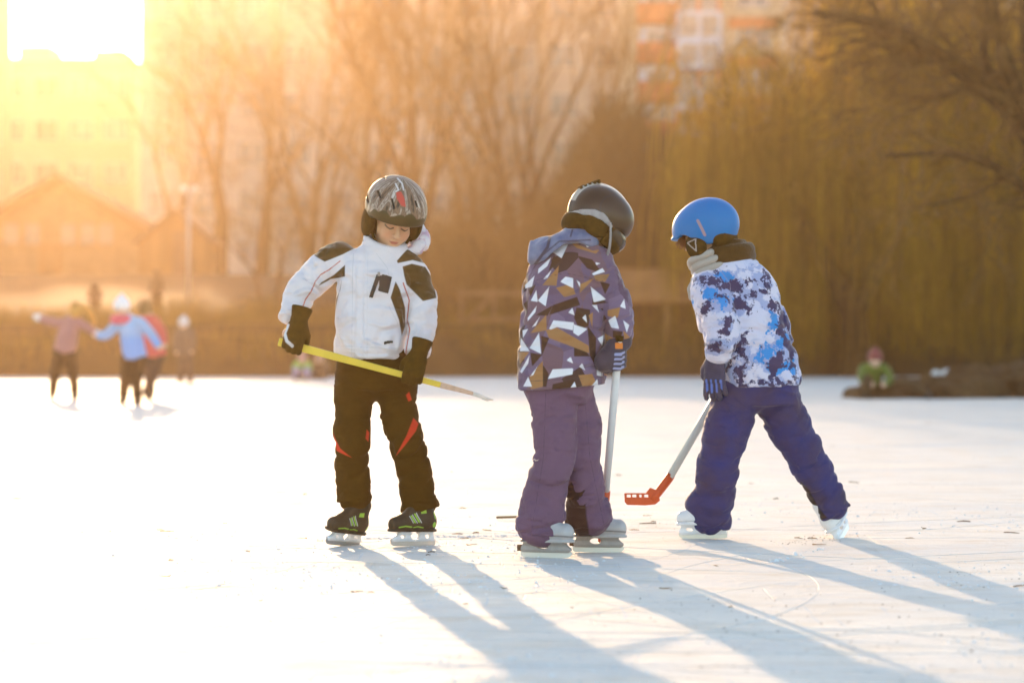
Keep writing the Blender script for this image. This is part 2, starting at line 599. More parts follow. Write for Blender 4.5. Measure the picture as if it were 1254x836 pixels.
def grow(seed, height, stems, spread, depth=6, r0=.16, lean=.12, kids=(2, 3), droop=0.0):
    g = np.random.default_rng(seed)
    trunk, twig = [], []
    def branch(p, d, L, r, lev):
        n = 3 if lev < 3 else 2
        for i in range(n):
            q = p + d * (L / n)
            r2 = r * .86
            (trunk if lev < 2 else twig).append((p, q, r, r2))
            p = q; r = r2
            d = nrm(d + g.normal(0, .10, 3) + V(0, 0, .05 - droop * lev * .03))
            if 0 < lev < depth and g.random() < .5:
                s = nrm(d + nrm(g.normal(0, 1, 3)) * (.55 + spread))
                branch(p, s, L * g.uniform(.5, .75), r * .5, lev + 1)
        if lev < depth:
            for _ in range(g.integers(*kids) if kids[0] != kids[1] else kids[0]):
                s = nrm(d + nrm(g.normal(0, 1, 3) * V(1, 1, .5)) * (.28 + spread * .8))
                branch(p, s, L * g.uniform(.62, .85), r * .72, lev + 1)
    for k in range(stems):
        a = 2 * math.pi * (k + g.random() * .6) / stems
        o = V(math.cos(a), math.sin(a), 0) * (.18 if stems > 1 else 0)
        d = nrm(V(math.cos(a) * lean * (stems > 1), math.sin(a) * lean * (stems > 1), 1) + g.normal(0, .03, 3))
        branch(o + V(0, 0, -.2), d, height * g.uniform(.26, .33), r0 * g.uniform(.8, 1.1), 0)
    return trunk, twig


def seg_arrays(s):
    return [np.array([x[i] for x in s]) for i in range(4)]


def tree_meshes(name, seed, **kw):
    t, w = grow(seed, **kw)
    v, f = segs_mesh(*seg_arrays(t), sides=8)
    me1 = mesh_data('trunk', v, f, M_BARK)
    A, B, ra, rb = seg_arrays(w)
    v, f = segs_mesh(A, B, np.maximum(ra, .007), np.maximum(rb, .005), sides=3)
    me2 = mesh_data('crown', v, f, M_TWIG)
    return me1, me2


def plant(name, meshes, px, depth, label, group, rz, sc=1.0, cat='tree'):
    x = (px - CX) * depth / F
    r = empty(name, (x, depth, ground_z(depth)), rz)
    r.scale = (sc, sc, sc)
    for n, me in zip(('trunk', 'crown'), meshes):
        link(n, me, r)
    return tag(r, label, cat, group)


T_TALL = [tree_meshes('tall', 11, height=13, stems=1, spread=.10, depth=5, r0=.34),
          tree_meshes('tall', 12, height=12.5, stems=2, spread=.12, depth=5, r0=.28),
          tree_meshes('tall', 13, height=13.5, stems=5, spread=.05, depth=5, r0=.19, lean=.17)]
T_SMALL = [tree_meshes('small', 21, height=5.2, stems=3, spread=.35, depth=5, r0=.06, lean=.3),
           tree_meshes('small', 22, height=4.2, stems=6, spread=.4, depth=4, r0=.045, lean=.45)]
GT = 'bare trees on the rise behind the pond'
for px, d, k, rz, sc, lab in (
        (268, 122, 0, .4, 1.15, 'bare tree with one straight thick trunk right of the gabled lodge'),
        (215, 128, 1, 2.2, .95, 'hazy bare tree beside the lodge roof, in the sun glow'),
        (318, 126, 1, 1.0, 1.1, 'faint bare tree between the straight trunk and the skater in white'),
        (385, 118, 2, 3.0, 1.05, 'faint many-stemmed tree above the white jacket skater\'s shoulder'),
        (446, 100, 1, .2, 1.05, 'bare twin-stemmed tree directly behind the striped helmet'),
        (516, 80, 0, 1.7, 1.0, 'tall bare tree with a dark forked trunk just right of the striped helmet'),
        (497, 92, 2, 4.0, 1.0, 'bare tree of slim stems behind the dark forked trunk'),
        (578, 112, 1, 2.9, 1.1, 'distant bare tree in the gap between the two left skaters'),
        (655, 79, 2, .9, 1.02, 'bare tree fanning into many upright stems above the brown helmet'),
        (735, 96, 0, 5.0, 1.0, 'bare tree left of the orange and blue apartment tower'),
        (590, 150, 1, 1.1, 1.2, 'bare tree close against the long pale apartment block')):
    plant('bare_tree', T_TALL[k], px, d, lab, GT, rz, sc)
GS = 'scrubby bushes along the top of the bank'
g = np.random.default_rng(5)
spots = [(330, 84), (405, 78), (430, 90), (470, 75), (545, 73), (560, 84), (598, 90), (640, 74), (672, 82), (700, 72), (735, 77), (765, 73), (800, 80), (828, 72), (852, 76), (880, 73), (610, 71), (575, 71)]
for i, (px, d) in enumerate(spots):
    plant('bare_bush', T_SMALL[i % 2], px, d, 'leafless brown bush tangled among others on the bank', GS, g.uniform(0, 6), g.uniform(.75, 1.1), 'bush')
# the thicket reads as one brown mass of twigs
n = 19000
px = np.where(g.random(n) < .3, g.normal(775, 95, n), g.uniform(425, 1300, n)); d = g.uniform(68.5, 84, n)
x = (px - CX) * d / F
top = 3.0 * (.55 + .45 * np.sin(px / 55 + 1) ** 2) * np.where(px < 600, .75, 1) + 3.1 * np.exp(-((px - 790) / 100) ** 2)
base = np.stack([x, d, np.interp(d, ys, zs) - .1], 1)
hh = g.uniform(0, 1, n) ** 1.1 * top
A = base + np.stack([0 * x, 0 * x, hh], 1)
B = A + np.stack([g.normal(0, .28, n), g.normal(0, .2, n), g.uniform(.3, 1.1, n)], 1)
v, f = segs_mesh(A, B, np.full(n, .016), np.full(n, .006), 3)
tag(link('thicket', mesh_data('thicket', v, f, M_TWIG)), 'brown leafless thicket massed along the far bank', 'thicket', kind='stuff')

# ================================================================ willows
M_STRAND = material('willow_twigs', (.42, .26, .010), .7, .3, var=.75, vscale=1.9, vstretch=(1, 1, .09), col2=(.82, .52, .03), trans=.62)


def willow(seed, limbs, nstr, low, hang):
    g = np.random.default_rng(seed)
    t, w = [], []
    ends = []
    def run(p, d, L, r, lev):
        n = 5
        for i in range(n):
            q = p + d * L / n
            t.append((p, q, r, r * .85))
            r *= .85
            p = q
            d = nrm(d + g.normal(0, .13, 3) + V(0, 0, .10 if lev == 0 else -.05))
            if lev > 0 or i > 2:
                ends.append((p, lev))
            if lev < 2 and i > 0 and g.random() < .85:
                s = nrm(d + nrm(g.normal(0, 1, 3) * V(1, 1, .45)) * .9)
                run(p, s, L * g.uniform(.5, .8), r * .55, lev + 1)
        if lev < 2:
            for _ in range(2):
                run(p, nrm(d + g.normal(0, .45, 3)), L * .7, r * .75, lev + 1)
    for d, L, r in limbs:
        run(V(0, 0, 1.6), nrm(d), L, r, 0)
    t.append((V(0, 0, -.3), V(.05, 0, 1.0), .46, .38)); t.append((V(.05, 0, 1.0), V(0, 0, 1.8), .38, .36))
    ends_p = np.array([e[0] for e in ends])
    ends_p = ends_p[g.permutation(len(ends_p))[:150]]
    wA, wB, wr = [], [], []
    for _ in range(nstr):
        p = ends_p[g.integers(len(ends_p))] + g.normal(0, .17, 3)
        L = min(g.uniform(*hang), p[2] - low - g.uniform(0, 1.2) * (g.random() < .7))
        if L < .5:
            continue
        n = 6
        d = nrm(V(g.normal(0, .8), g.normal(0, .8), .3))
        for i in range(n):
            d = nrm(d * .55 + V(0, 0, -1) + g.normal(0, .09, 3))
            q = p + d * L / n
            wA.append(p); wB.append(q); wr.append(.014 * (1 - .09 * i))
            p = q
    tv, tf = segs_mesh(*seg_arrays(t), sides=8)
    wr = np.array(wr)
    cv, cf = segs_mesh(wA, wB, wr, wr * .85, 3)
    return mesh_data('trunk', tv, tf, M_BARK), mesh_data('crown', cv, cf, M_STRAND)


WIL = [willow(31, [(V(-.5, .1, 1), 4.2, .3), (V(.45, -.2, 1), 4.0, .28), (V(.1, .6, 1.1), 4.2, .24)], 3000, .5, (2.5, 6.5)),
       willow(32, [(V(-.8, -.1, .8), 4.6, .26), (V(.5, .2, 1), 4.2, .26), (V(-.1, -.4, 1.2), 4.4, .22)], 2400, .5, (2.5, 6.5))]
GW = 'willows along the right bank'
plant('willow_tree', WIL[0], 1045, 66, 'broad willow with a golden curtain of hanging twigs behind the blue helmet', GW, .3, .92)
plant('willow_tree', WIL[1], 1150, 74, 'golden willow whose twigs hang above the person in green', GW, 1.9, 1.08)
plant('willow_tree', WIL[0], 1290, 76, 'hazy willow at the far right behind the big dark limbs', GW, 3.6, 1.05)
# the near tree at the right edge with big dark arching limbs
def near_tree():
    g = np.random.default_rng(44)
    D = 42.0
    P = lambda px, py, o=0.: W(px, py, D) + V(0, o, 0)
    t, w = [], []
    def limb_path(pts, r0, r1):
        q, rr = smooth_path(pts, np.linspace(r0, r1, len(pts)), 4)
        for i in range(len(q) - 1):
            t.append((q[i], q[i + 1], rr[i], rr[i + 1]))
            if i > 1:
                for _ in range(2):
                    sub(q[i], nrm(q[i + 1] - q[i] + g.normal(0, .8, 3) * np.linalg.norm(q[i + 1] - q[i])), g.uniform(.5, 1.3), rr[i] * .4, 0)
    def sub(p, d, L, r, lev):
        for i in range(4):
            q = p + d * L / 4
            w.append((p, q, max(r, .006), max(r * .8, .005)))
            p = q; r *= .8
            d = nrm(d + g.normal(0, .2, 3) + V(0, 0, -.06))
            if lev < 3 and g.random() < .75:
                sub(p, nrm(d + g.normal(0, .6, 3)), L * g.uniform(.45, .75), r * .7, lev + 1)
    B = P(1345, 470)
    limb_path([B + V(0, 0, -.1), P(1330, 330), P(1262, 165), P(1180, 90), P(1090, 35), P(1000, 12, .5)], .30, .045)
    limb_path([P(1320, 260), P(1240, 120, -.5), P(1205, 20, -.7), P(1180, -70, -1)], .17, .04)
    limb_path([P(1215, 115), P(1150, 70, .3), P(1110, 75, .5), P(1075, 20, .7)], .12, .035)
    limb_path([P(1335, 300), P(1240, 225, -.4), P(1170, 195, -.7), P(1075, 196, -.9)], .13, .035)
    limb_path([P(1195, 105), P(1150, 120), P(1090, 150, -.3)], .05, .015)
    limb_path([P(1262, 165), P(1215, 70, .6), P(1235, -40, 1)], .11, .03)
    limb_path([P(1300, 220), P(1265, 60, .6), P(1275, -60, 1)], .13, .04)
    limb_path([P(1250, 205), P(1190, 240, -.3), P(1105, 260, -.3)], .05, .012)
    tv, tf = segs_mesh(*seg_arrays(t), sides=8)
    cv, cf = segs_mesh(*seg_arrays(w), sides=3)
    B0 = V(B[0], D, 0)
    r = empty('bank_tree', B0)

    link('trunk', mesh_data('trunk', tv - B0, tf, M_BARK), r)
    link('crown', mesh_data('crown', cv - B0, cf, M_TWIG), r)
    tag(r, 'dark tree whose thick arching limbs reach in from the right edge', 'tree')
near_tree()

# ================================================================ buildings
M_GLASS = material('window_glass', (.10, .13, .17), .12, .5)
M_FRAMEW = material('window_frame_white', (.50, .48, .45), .5)
M_SLAB = material('pale_render', (.42, .38, .34), .85, .2, var=.08, vscale=.4)
M_BEIGE = material('beige_render', (.46, .38, .28), .85, .2, var=.1, vscale=.4)
M_ORANGE = material('orange_render', (.50, .13, .06), .8, .2, var=.1, vscale=.5)
M_BLUEG = material('blue_grey_cladding', (.46, .56, .72), .6, .3, var=.06, vscale=.5)
M_RED = material('brick_red_render', (.40, .11, .06), .85, .2, var=.12, vscale=1)
M_ROOFD = material('dark_roof', (.10, .06, .045), .8, .2, var=.2, vscale=1.5)
M_WOOD = material('weathered_wood', (.17, .085, .035), .8, .2, var=.3, vscale=3, vstretch=(1, 1, .15))


def window_mesh(w, h, mf=None):
    fr = MB()
    for sx in (-1, 1):
        fr.box((sx * (w / 2 - .04), 0, h / 2), (.08, .10, h))
    for z in (.04, h - .04):
        fr.box((0, 0, z), (w - .16, .10, .08))
    fr.box((0, 0, h / 2), (.07, .09, h - .16))
    pa = MB()
    for sx in (-1, 1):
        pa.box((sx * (w / 4 - .01), .01, h / 2), (w / 2 - .10, .03, h - .16))
    return (mesh_data('window', fr.v, fr.f, mf or M_FRAMEW, smooth=False), mesh_data('pane', pa.v, pa.f, M_GLASS, smooth=False))


WIN = window_mesh(1.7, 1.5)
WIN_S = window_mesh(1.2, 1.4)
WIN_B = window_mesh(1.2, 1.4, M_WOOD)


def put_window(root, meshes, loc):
    o = link('window', meshes[0], root); o.location = tuple(loc)
    p = link('pane', meshes[1], o)
    return o


# long pale block behind the trees
d = 172
x0, x1 = (172 - CX) * d / F, (772 - CX) * d / F
bz = ground_z(d)
root = empty('apartment_block', ((x0 + x1) / 2, d, bz))
hw = (x1 - x0) / 2
top = 22.3 - bz
MB().box((0, 6, top / 2 - .5), (2 * hw, 12, top + 1)).obj('wall', M_SLAB, root)
MB().box((0, 6, top + .2), (2 * hw + .6, 12.6, .4)).obj('roof', M_ROOFD, root)
nx = 11
for r in range(6):
    for i in range(nx):
        put_window(root, WIN, (-hw + (i + .5) * 2 * hw / nx, -.03, 1.6 + r * 2.95))
for i in range(5):
    m = MB().box((-hw + (i * 2 + 1.0) * 2 * hw / nx, -.55, top * .5), (.18, 1.1, top - 1.5))
    m.obj('balcony_screen', M_BEIGE, root)
tag(root, 'long pale apartment block showing through the bare trees', 'building')

# tower with orange balconies and a blue grey bay
d = 150
x0, x1 = (762 - CX) * d / F, (960 - CX) * d / F
bz = ground_z(d)
root = empty('apartment_tower', (x0, d, bz))
wd = x1 - x0
s = d / F
MB().box((wd / 2, 5, 12.5), (wd, 10, 26)).obj('wall', M_BEIGE, root)
zrow = lambda py: H - (py - CY) * s - bz
for k in range(8):
    z = zrow(125) + (k - 3) * 48 * s
    if z < .4:
        continue
    b = MB().box((.9 + .9, -.62, z + .5), (2.1, .12, 1.0)); b.box((.9 + .9, -.3, z - .03), (2.1, .62, .12))
    b.obj('balcony', M_ORANGE, root)
    MB().box((1.85, -.02, z + 1.45), (1.9, .08, .9)).obj('balcony_glazing', M_BLUEG, root)
    put_window(root, WIN_S, (1.85, -.11, z + .25))
for (pt, pb) in ((18, 88), (112, 138), (-80, -8), (160, 200)):
    zt, zb = zrow(pt), zrow(pb)
    b = MB().box((4.0, -.45, (zt + zb) / 2), (2.35, .9, zt - zb)).obj('bay', M_BLUEG, root)
    for r in range(max(1, int((zt - zb) / 1.45))):
        for sx in (-.55, .55):
            o = put_window(root, WIN_S, (4.0 + sx, -.94, zb + .25 + r * 1.5)); o.scale = (.75, 1, .8)
for (pt, pb) in ((-8, 18), (88, 112), (138, 160)):
    zt, zb = zrow(pt), zrow(pb)
    MB().box((4.0, -.15, (zt + zb) / 2), (2.35, .3, zt - zb)).obj('red_panel', M_RED, root)
    for sx in (-.55, .55):
        o = put_window(root, WIN_S, (4.0 + sx, -.34, zb + .08)); o.scale = (.7, 1, .6)
for k in range(8):
    z = zrow(60) + (k - 3) * 48 * s
    if z > .3:
        put_window(root, WIN, (6.9, -.04, z))
        MB().box((6.9, -.06, z - .75), (2.6, .12, .6)).obj('parapet', M_ORANGE, root)
tag(root, 'apartment tower with orange balconies and a blue grey bay of windows', 'building')

# big block under the sun
d = 192
s = d / F
x0, x1 = (-560 - CX) * s, (163 - CX) * s
bz = ground_z(d)
root = empty('apartment_block', ((x0 + x1) / 2, d, bz))
hw = (x1 - x0) / 2
top = H + (CY - 72) * s - bz
MB().box((0, 6, top / 2 - .5), (2 * hw, 12, top + 1)).obj('wall', M_BEIGE, root)
MB().box(((35 - CX) * s - (x0 + x1) / 2, 5, top + .55), (2.2, 5, 1.1)).obj('stair_housing', M_BEIGE, root)
MB().box(((127 - CX) * s - (x0 + x1) / 2, 5, top + .4), (2.1, 5, .8)).obj('stair_housing', M_BEIGE, root)
MB().box((0, -.02, top - .15), (2 * hw + .2, .3, .3)).obj('cornice', M_SLAB, root)
for r in range(5):
    for i in range(17):
        put_window(root, WIN, (-hw + (i + .5) * 2 * hw / 17, -.03, 1.6 + r * 2.9))
tag(root, 'flat-roofed apartment block silhouetted right under the low sun', 'building')
# narrow tower with stepped balconies at the left edge
d = 176
s = d / F
root = empty('apartment_tower', ((-40 - CX) * s, d, ground_z(d)))
MB().box((0, 5, 12), (2.3, 8, 24)).obj('wall', M_BEIGE, root)
for k in range(9):
    MB().box((1.25, 1.0, 2.0 + k * 2.5), (1.0, 2.2, .9)).obj('balcony', M_SLAB, root)
tag(root, 'narrow tower with stepped balconies cut by the left edge', 'building')

# gabled lodge
d = 126
s = d / F
gx = (72 - CX) * s
bz = ground_z(d) - .3
root = empty('gabled_lodge', (gx, d, bz))
z = lambda py: H + (CY - py) * s - bz
hw = 118 * s
ez, az = z(290), z(222)
w = MB()
w.prism([(-hw + .3, -.3), (hw - .3, -.3), (hw - .3, ez), (0, az - .15), (-hw + .3, ez)], 9, o=(0, 4.5, 0))
w.obj('wall', material('lodge_boards', (.20, .13, .075), .85, .2, var=.15, vscale=2), root)
for sx in (-1, 1):
    rf = MB(); L = math.hypot(hw + .5, az - ez + .2); a = math.atan2(az - ez + .2, hw + .5)
    c, sn = math.cos(a), math.sin(a)
    Mx = np.array([[c, 0, -sn * -sx], [0, 1, 0], [sn * -sx, 0, c]])
    Mx = np.array([[c, 0, sx * sn], [0, 1, 0], [-sx * sn, 0, c]])
    rf.box((sx * (hw + .3) / 2, 4.2, (az + ez) / 2 + .1), (L, 10.4, .22), Mx)
    rf.obj('roof', M_ROOFD, root)
for px in (-32, 12, 36, 58, -58):
    o = put_window(root, WIN_B, (px * s, -.04, z(302))); o.scale = (.6, 1, .75)
MB().box((-10 * s, -.05, .7), (1.0, .12, 2.2)).obj('door', M_WOOD, root)
tag(root, 'lodge with a broad shallow gable behind the girls on the ice', 'building')
# second dark roofed hut beside it
d = 116
s = d / F
bz = ground_z(d)
root = empty('small_hut', ((215 - CX) * s, d, bz))
z = lambda py: H + (CY - py) * s - bz
MB().prism([(-1.5, -.3), (1.5, -.3), (1.5, z(300)), (0, z(262)), (-1.5, z(300))], 3, o=(0, 1.5, 0)).obj('wall', M_WOOD, root)
for sx in (-1, 1):
    a = math.atan2(z(262) - z(300), 1.5); c, sn = math.cos(a), math.sin(a)
    MB().box((sx * .85, 1.4, (z(262) + z(300)) / 2 + .06), (2.15, 3.6, .14), np.array([[c, 0, sx * sn], [0, 1, 0], [-sx * sn, 0, c]])).obj('roof', M_ROOFD, root)
MB().box((.3, -.06, .9), (.8, .1, 1.8)).obj('door', M_ROOFD, root)
tag(root, 'small dark timber hut between the lodge and the straight trunk', 'hut')

# low timber shelter behind the middle skater
d = 67.3
s = d / F
bz = ground_z(d) - .1
root = empty('timber_shelter', ((790 - CX) * s, d, bz))
z = lambda py: H + (CY - py) * s - bz
hw = 78 * s
for x in (-hw, -hw / 3, hw / 3, hw):
    for y in (0, 2.2):
        MB().box((x, y, z(365) / 2), (.14, .14, z(365))).obj('post', M_WOOD, root)
MB().box((0, 2.25, z(420) * .5 + .35), (2 * hw, .08, 1.2)).obj('back_panel', M_WOOD, root)
for sy, a in ((-1, .5), (1, -.5)):
    c, sn = math.cos(a), math.sin(a)
    MB().box((0, 1.1 + sy * .68, z(350)), (2 * hw + .7, 1.65, .09), np.array([[1, 0, 0], [0, c, -sn], [0, sn, c]])).obj('roof', material('shelter_roof', (.34, .15, .05), .8, .2, var=.2, vscale=2), root)
tag(root, 'low timber shelter with a russet roof behind the middle skater', 'shelter')

# wooden rail fence with a diagonal brace at the pond edge
d = 67.6
s = d / F
bz = ground_z(d) - .1
root = empty('rail_fence', ((585 - CX) * s, d, bz))
z = lambda py: H + (CY - py) * s - bz
for px in (-20, 20, 62):
    MB().box((px * s, 0, z(354) / 2), (.10, .10, z(354))).obj('post', M_WOOD, root)
MB().box((21 * s, -.08, z(360)), (92 * s, .05, .12)).obj('rail', M_WOOD, root)
MB().box((21 * s, -.08, z(392)), (92 * s, .05, .12)).obj('rail', M_WOOD, root)
MB().tube([(-18 * s, -.13, z(400)), (18 * s, -.13, z(362))], .045, 6).obj('brace', M_WOOD, root)
tag(root, 'wooden rail fence with a diagonal brace left of the middle skater', 'fence')

# lamp post with two globes above the path
M_POLE = material('grey_pole', (.45, .44, .42), .5)
M_GLOBE = material('frosted_globe', (.82, .80, .74), .15, .5)
d = 84
s = d / F
bz = ground_z(d)
root = empty('lamp_post', ((231 - CX) * s, d, bz))
z = lambda py: H + (CY - py) * s - bz
MB().tube([(0, 0, -.1), (0, 0, z(236))], .05, 10).obj('pole', M_POLE, root, smooth=True)
MB().box((0, 0, z(238)), (.34, .05, .05)).obj('cross_arm', M_POLE, root)
for sx in (-.15, .15):
    v, f = polygonise(lambda P: ell(P, (sx, 0, z(233)), (.11, .11, .12)), (sx - .15, -.15, z(233) - .16), (sx + .15, .15, z(233) + .16), .02)
    link('globe', mesh_data('globe', v, f, M_GLOBE), root)
tag(root, 'slim pale lamp post with two globes above the distant girls', 'street lamp')

# another pale block behind the limbs at the right
d = 178
s = d / F
x0, x1 = (936 - CX) * s, (1400 - CX) * s
bz = ground_z(d)
root = empty('apartment_block', ((x0 + x1) / 2, d, bz))
hw = (x1 - x0) / 2
top = 22.6 - bz
MB().box((0, 6, top / 2 - .5), (2 * hw, 12, top + 1)).obj('wall', M_SLAB, root)
MB().box((0, 6, top + .2), (2 * hw + .6, 12.6, .4)).obj('roof', M_ROOFD, root)
for r in range(6):
    for i in range(8):
        put_window(root, WIN, (-hw + (i + .5) * 2 * hw / 8, -.03, 1.6 + r * 2.95))
tag(root, 'pale apartment block glimpsed at far right behind the dark arching limbs', 'building')

# dark stone wall holding the left bank
M_STONE = material('dark_stone', (.060, .038, .014), .95, .15, var=.5, vscale=2.2, bump=.8, bscale=5)
m = MB()
g = np.random.default_rng(12)
x = -34.0
while x < -.3:
    w_ = g.uniform(1.2, 2.2)
    m.box((x + w_ / 2, 67.5 + g.normal(0, .02), .55), (w_ - .02, .5, 1.15 + g.normal(0, .02)))
    x += w_
m.box((-17.1, 67.48, 1.17), (33.9, .62, .10))
c = V(-8, 67.5, 0)
tag(m.obj('stone_wall', M_STONE, None, c, loc=c, bevel=.02), 'low dark stone wall along the left bank behind the distant skaters', 'wall')

# spit of rocks and earth at the right, with roots
M_EARTH = material('dark_earth', (.055, .034, .016), .95, .1, var=.4, vscale=4, bump=.8, bscale=14, col2=(.10, .062, .03))
def spit():
    D = 41.5
    blobs = [(1075, 486, .55, .13), (1120, 484, .6, .17), (1100, 478, .4, .16), (1160, 482, .9, .22), (1200, 478, .9, .34), (1255, 474, 1.1, .42), (1318, 470, 1.5, .5), (1180, 487, 1.2, .15), (1240, 487, 1.3, .2), (1052, 488, .2, .07)]
    C = [(W(a, 488, D)[0], D + (i % 3) * .35, b_, hgt) for i, (a, _, b_, hgt) in enumerate(blobs)]
    def f(P):
        dd = None
        for x, y, r, hgt in C:
            e = ell(P, (x, y, -.02), (r * .62, .8, hgt * 1.25))
            dd = e if dd is None else smin(dd, e, .12)
        return dd - .10 * noise3(P * 2.6) - .06 * noise3(P * 7) - .03 * noise3(P * 19)
    lo = V(W(1035, 0, D)[0], D - 1, -.12); hi = V(W(1400, 0, D)[0], D + 2.0, .95)
    o = sdf_obj('earth_spit', f, lo, hi, .035, M_EARTH)
    return tag(o, 'low dark spit of earth and stones reaching into the ice at right', 'ground', kind='structure')
spit()
# ================================================================ people: shared shapes
def head_frame(c, yaw, pitch, roll):
    """Columns: local x, y (back of the head), z axes in the world; the face looks along -y."""
    Mx = Matrix.Rotation(rad(yaw), 3, 'Z') @ Matrix.Rotation(rad(roll), 3, 'Y') @ Matrix.Rotation(rad(pitch), 3, 'X')
    return np.asarray(c, float), np.array(Mx)


def to_local(P, fr):
    return (P - fr[0]) @ fr[1]


def head_sdf(Pw, fr, s=1.0):
    P = to_local(Pw, fr) / s
    d = ell(P, (0, .008, .032), (.073, .090, .084))
    d = smin(d, ell(P, (0, -.022, -.045), (.054, .062, .060)), .03)
    d = smin(d, ell(P, (0, -.062, -.088), (.023, .022, .018)), .02)
    for sx in (-1, 1):
        d = smin(d, ell(P, (sx * .032, -.054, -.032), (.026, .027, .030)), .02)
        d = smax(d, -ell(P, (sx * .030, -.094, .002), (.019, .012, .011)), .010)
        d = smin(d, ell(P, (sx * .030, -.072, -.001), (.0155, .0135, .012)), .004)
        d = smin(d, ell(P, (sx * .073, .012, -.012), (.008, .018, .028)), .006)
    d = smin(d, ell(P, (0, -.080, .022), (.045, .012, .010)), .015)
    d = smin(d, cap(P, V(0, -.084, .006), V(0, -.103, -.028), .0065, .0095), .008)
    for sx in (-1, 1):
        d = smin(d, ell(P, (sx * .010, -.093, -.031), (.0075, .009, .0065)), .004)
    d = smin(d, ell(P, (0, -.084, -.0545), (.020, .0085, .0050)), .004)
    d = smin(d, ell(P, (0, -.082, -.0635), (.017, .0085, .0055)), .003)
    return d * s


def face_masks(Vw, fr, s=1.0):
    P = to_local(Vw, fr) / s
    Q = P[:, [0, 2]]
    front = P[:, 1] > -.045
    far = np.where(front, .05, 0.)
    lips = sdpoly(Q, [(-.021, -.059), (-.008, -.053), (0, -.0545), (.008, -.053), (.021, -.059), (.009, -.068), (-.009, -.068)]) + far
    mouth = sdline(Q, [(-.019, -.0592), (0, -.0597), (.019, -.0592)], .0012) + far
    brow = np.minimum(*[sdline(Q, [(sx * .014, .019), (sx * .030, .0235), (sx * .046, .018)], .0036) for sx in (-1, 1)]) + far
    lash = np.minimum(*[sdline(Q, [(sx * .017, -.004), (sx * .030, -.0085), (sx * .044, -.002)], .0036) for sx in (-1, 1)]) + far
    blush = np.minimum(*[np.linalg.norm(Q - V(sx * .036, -.034), axis=1) - .016 for sx in (-1, 1)]) + far
    return dict(lips=lips, mouth=mouth, brow=brow, lash=lash, blush=blush)


M_SKIN = material('skin', (.60, .35, .21), .5, .35, var=.05, vscale=30,
                  masks=[('blush', (.60, .27, .15), .018), ('lips', (.44, .14, .09), .002), ('mouth', (.22, .06, .05), .001), ('brow', (.16, .09, .045), .0025), ('lash', (.10, .055, .03), .0015)])
M_SKIN.node_tree.nodes['Principled BSDF'].inputs['Subsurface Weight'].default_value = .12
M_SKIN.node_tree.nodes['Principled BSDF'].inputs['Subsurface Radius'].default_value = (.012, .004, .002)


def body_obj(J, fr, hs, D, h, name='person', hands=True):
    """The skin figure: head, neck, trunk, limbs, as one surface; the clothes are its children."""
    def f(P):
        d = head_sdf(P, fr, hs)
        d = smin(d, cap(P, J['neck'], fr[0] + fr[1] @ V(0, .02, -.05) * hs, .048 * hs, .045 * hs), .02)
        d = smin(d, chain(P, [J['neck'] + V(0, 0, -.02), J['chest'], J['pelvis']], [.05, .085, .085], .03), .04)
        for a in 'rl':
            d = smin(d, chain(P, [J['sh_' + a], J['el_' + a], J['wr_' + a]], [.036, .029, .022], .01), .03)
            d = smin(d, chain(P, [J['pelvis'] + V(0, 0, .02), J['hip_' + a] + V(0, 0, .01), J['kn_' + a], J['an_' + a]], [.065, .055, .040, .028], .02), .03)
            if hands:
                d = smin(d, ell(P, J['hd_' + a], (.026, .026, .026)), .02)
        return d
    pts = np.array(list(J.values()))
    lo, hi = pts.min(0) - .16, pts.max(0) + .16
    hc = fr[0]
    lo, hi = np.minimum(lo, hc - .16), np.maximum(hi, hc + .16)
    org = V((J['an_r'][0] + J['an_l'][0]) / 2, (J['an_r'][1] + J['an_l'][1]) / 2, 0)
    o = sdf_obj(name, f, lo, hi, h, M_SKIN, org=org, attrs=lambda v: face_masks(v, fr, hs), loc=org)
    return o, org


def glove_sdf(Pw, o, Rm, sgn, s=1.0, curl=(45, 80, 65), thumb=1.0, spread=0.0, cuff=True, cuff_r=.043):
    """Hand in a ski glove. Local: y wrist to knuckles, z back of the hand, +x the thumb's side (times sgn)."""
    P = (Pw - o) @ Rm / s
    P = P * V(sgn, 1, 1)
    d = rbox(P, (0, .046, 0), (.040, .042, .0185), .0165)
    d = smin(d, ell(P, (.018, .03, -.008), (.026, .036, .02)), .012)
    L = (.036, .028, .021)
    for i, (bx, k) in enumerate(((.0305, .93), (.0105, 1.03), (-.0100, .98), (-.0300, .80))):
        p = V(bx, .084 - .005 * (i == 3), .001)
        pts = [p + V(0, -.03, 0), p]
        a = 0.0
        for j in range(3):
            a += rad(curl[j] * (1 + .07 * (i - 1)))
            sp = spread * (1.5 - i) * .12
            p = p + V(sp * math.cos(a), math.cos(a), -math.sin(a)) * L[j] * k
            pts.append(p)
        d = smin(d, chain(P, pts, [.0125, .0122, .0118, .0112, .0100]), .0035)
    tp = [V(.026, .016, -.006), V(.047, .040, -.014), V(.050, .066, -.022 - .014 * thumb), V(.042 - .014 * thumb, .086, -.028 - .022 * thumb)]
    d = smin(d, chain(P, tp, [.019, .0155, .0135, .0115]), .006)
    for i in range(3):       # padded knuckles
        d = smin(d, ell(P, (.026 - .022 * i, .080, .014), (.010, .012, .007)), .006)
    if cuff:
        c = chain(P * V(1, 1, 1.15), [V(0, .012, 0), V(0, -.02, 0), V(0, -.06, 0)], [.033, .034, cuff_r])
        c = smax(c, -.066 - P[:, 1], .004)
        d = smin(d, c, .014)
        d = d - .0016 * np.exp(-((P[:, 1] + .012) / .008) ** 2)
    d = d - .0012 * noise3(P * 45)
    return d * s


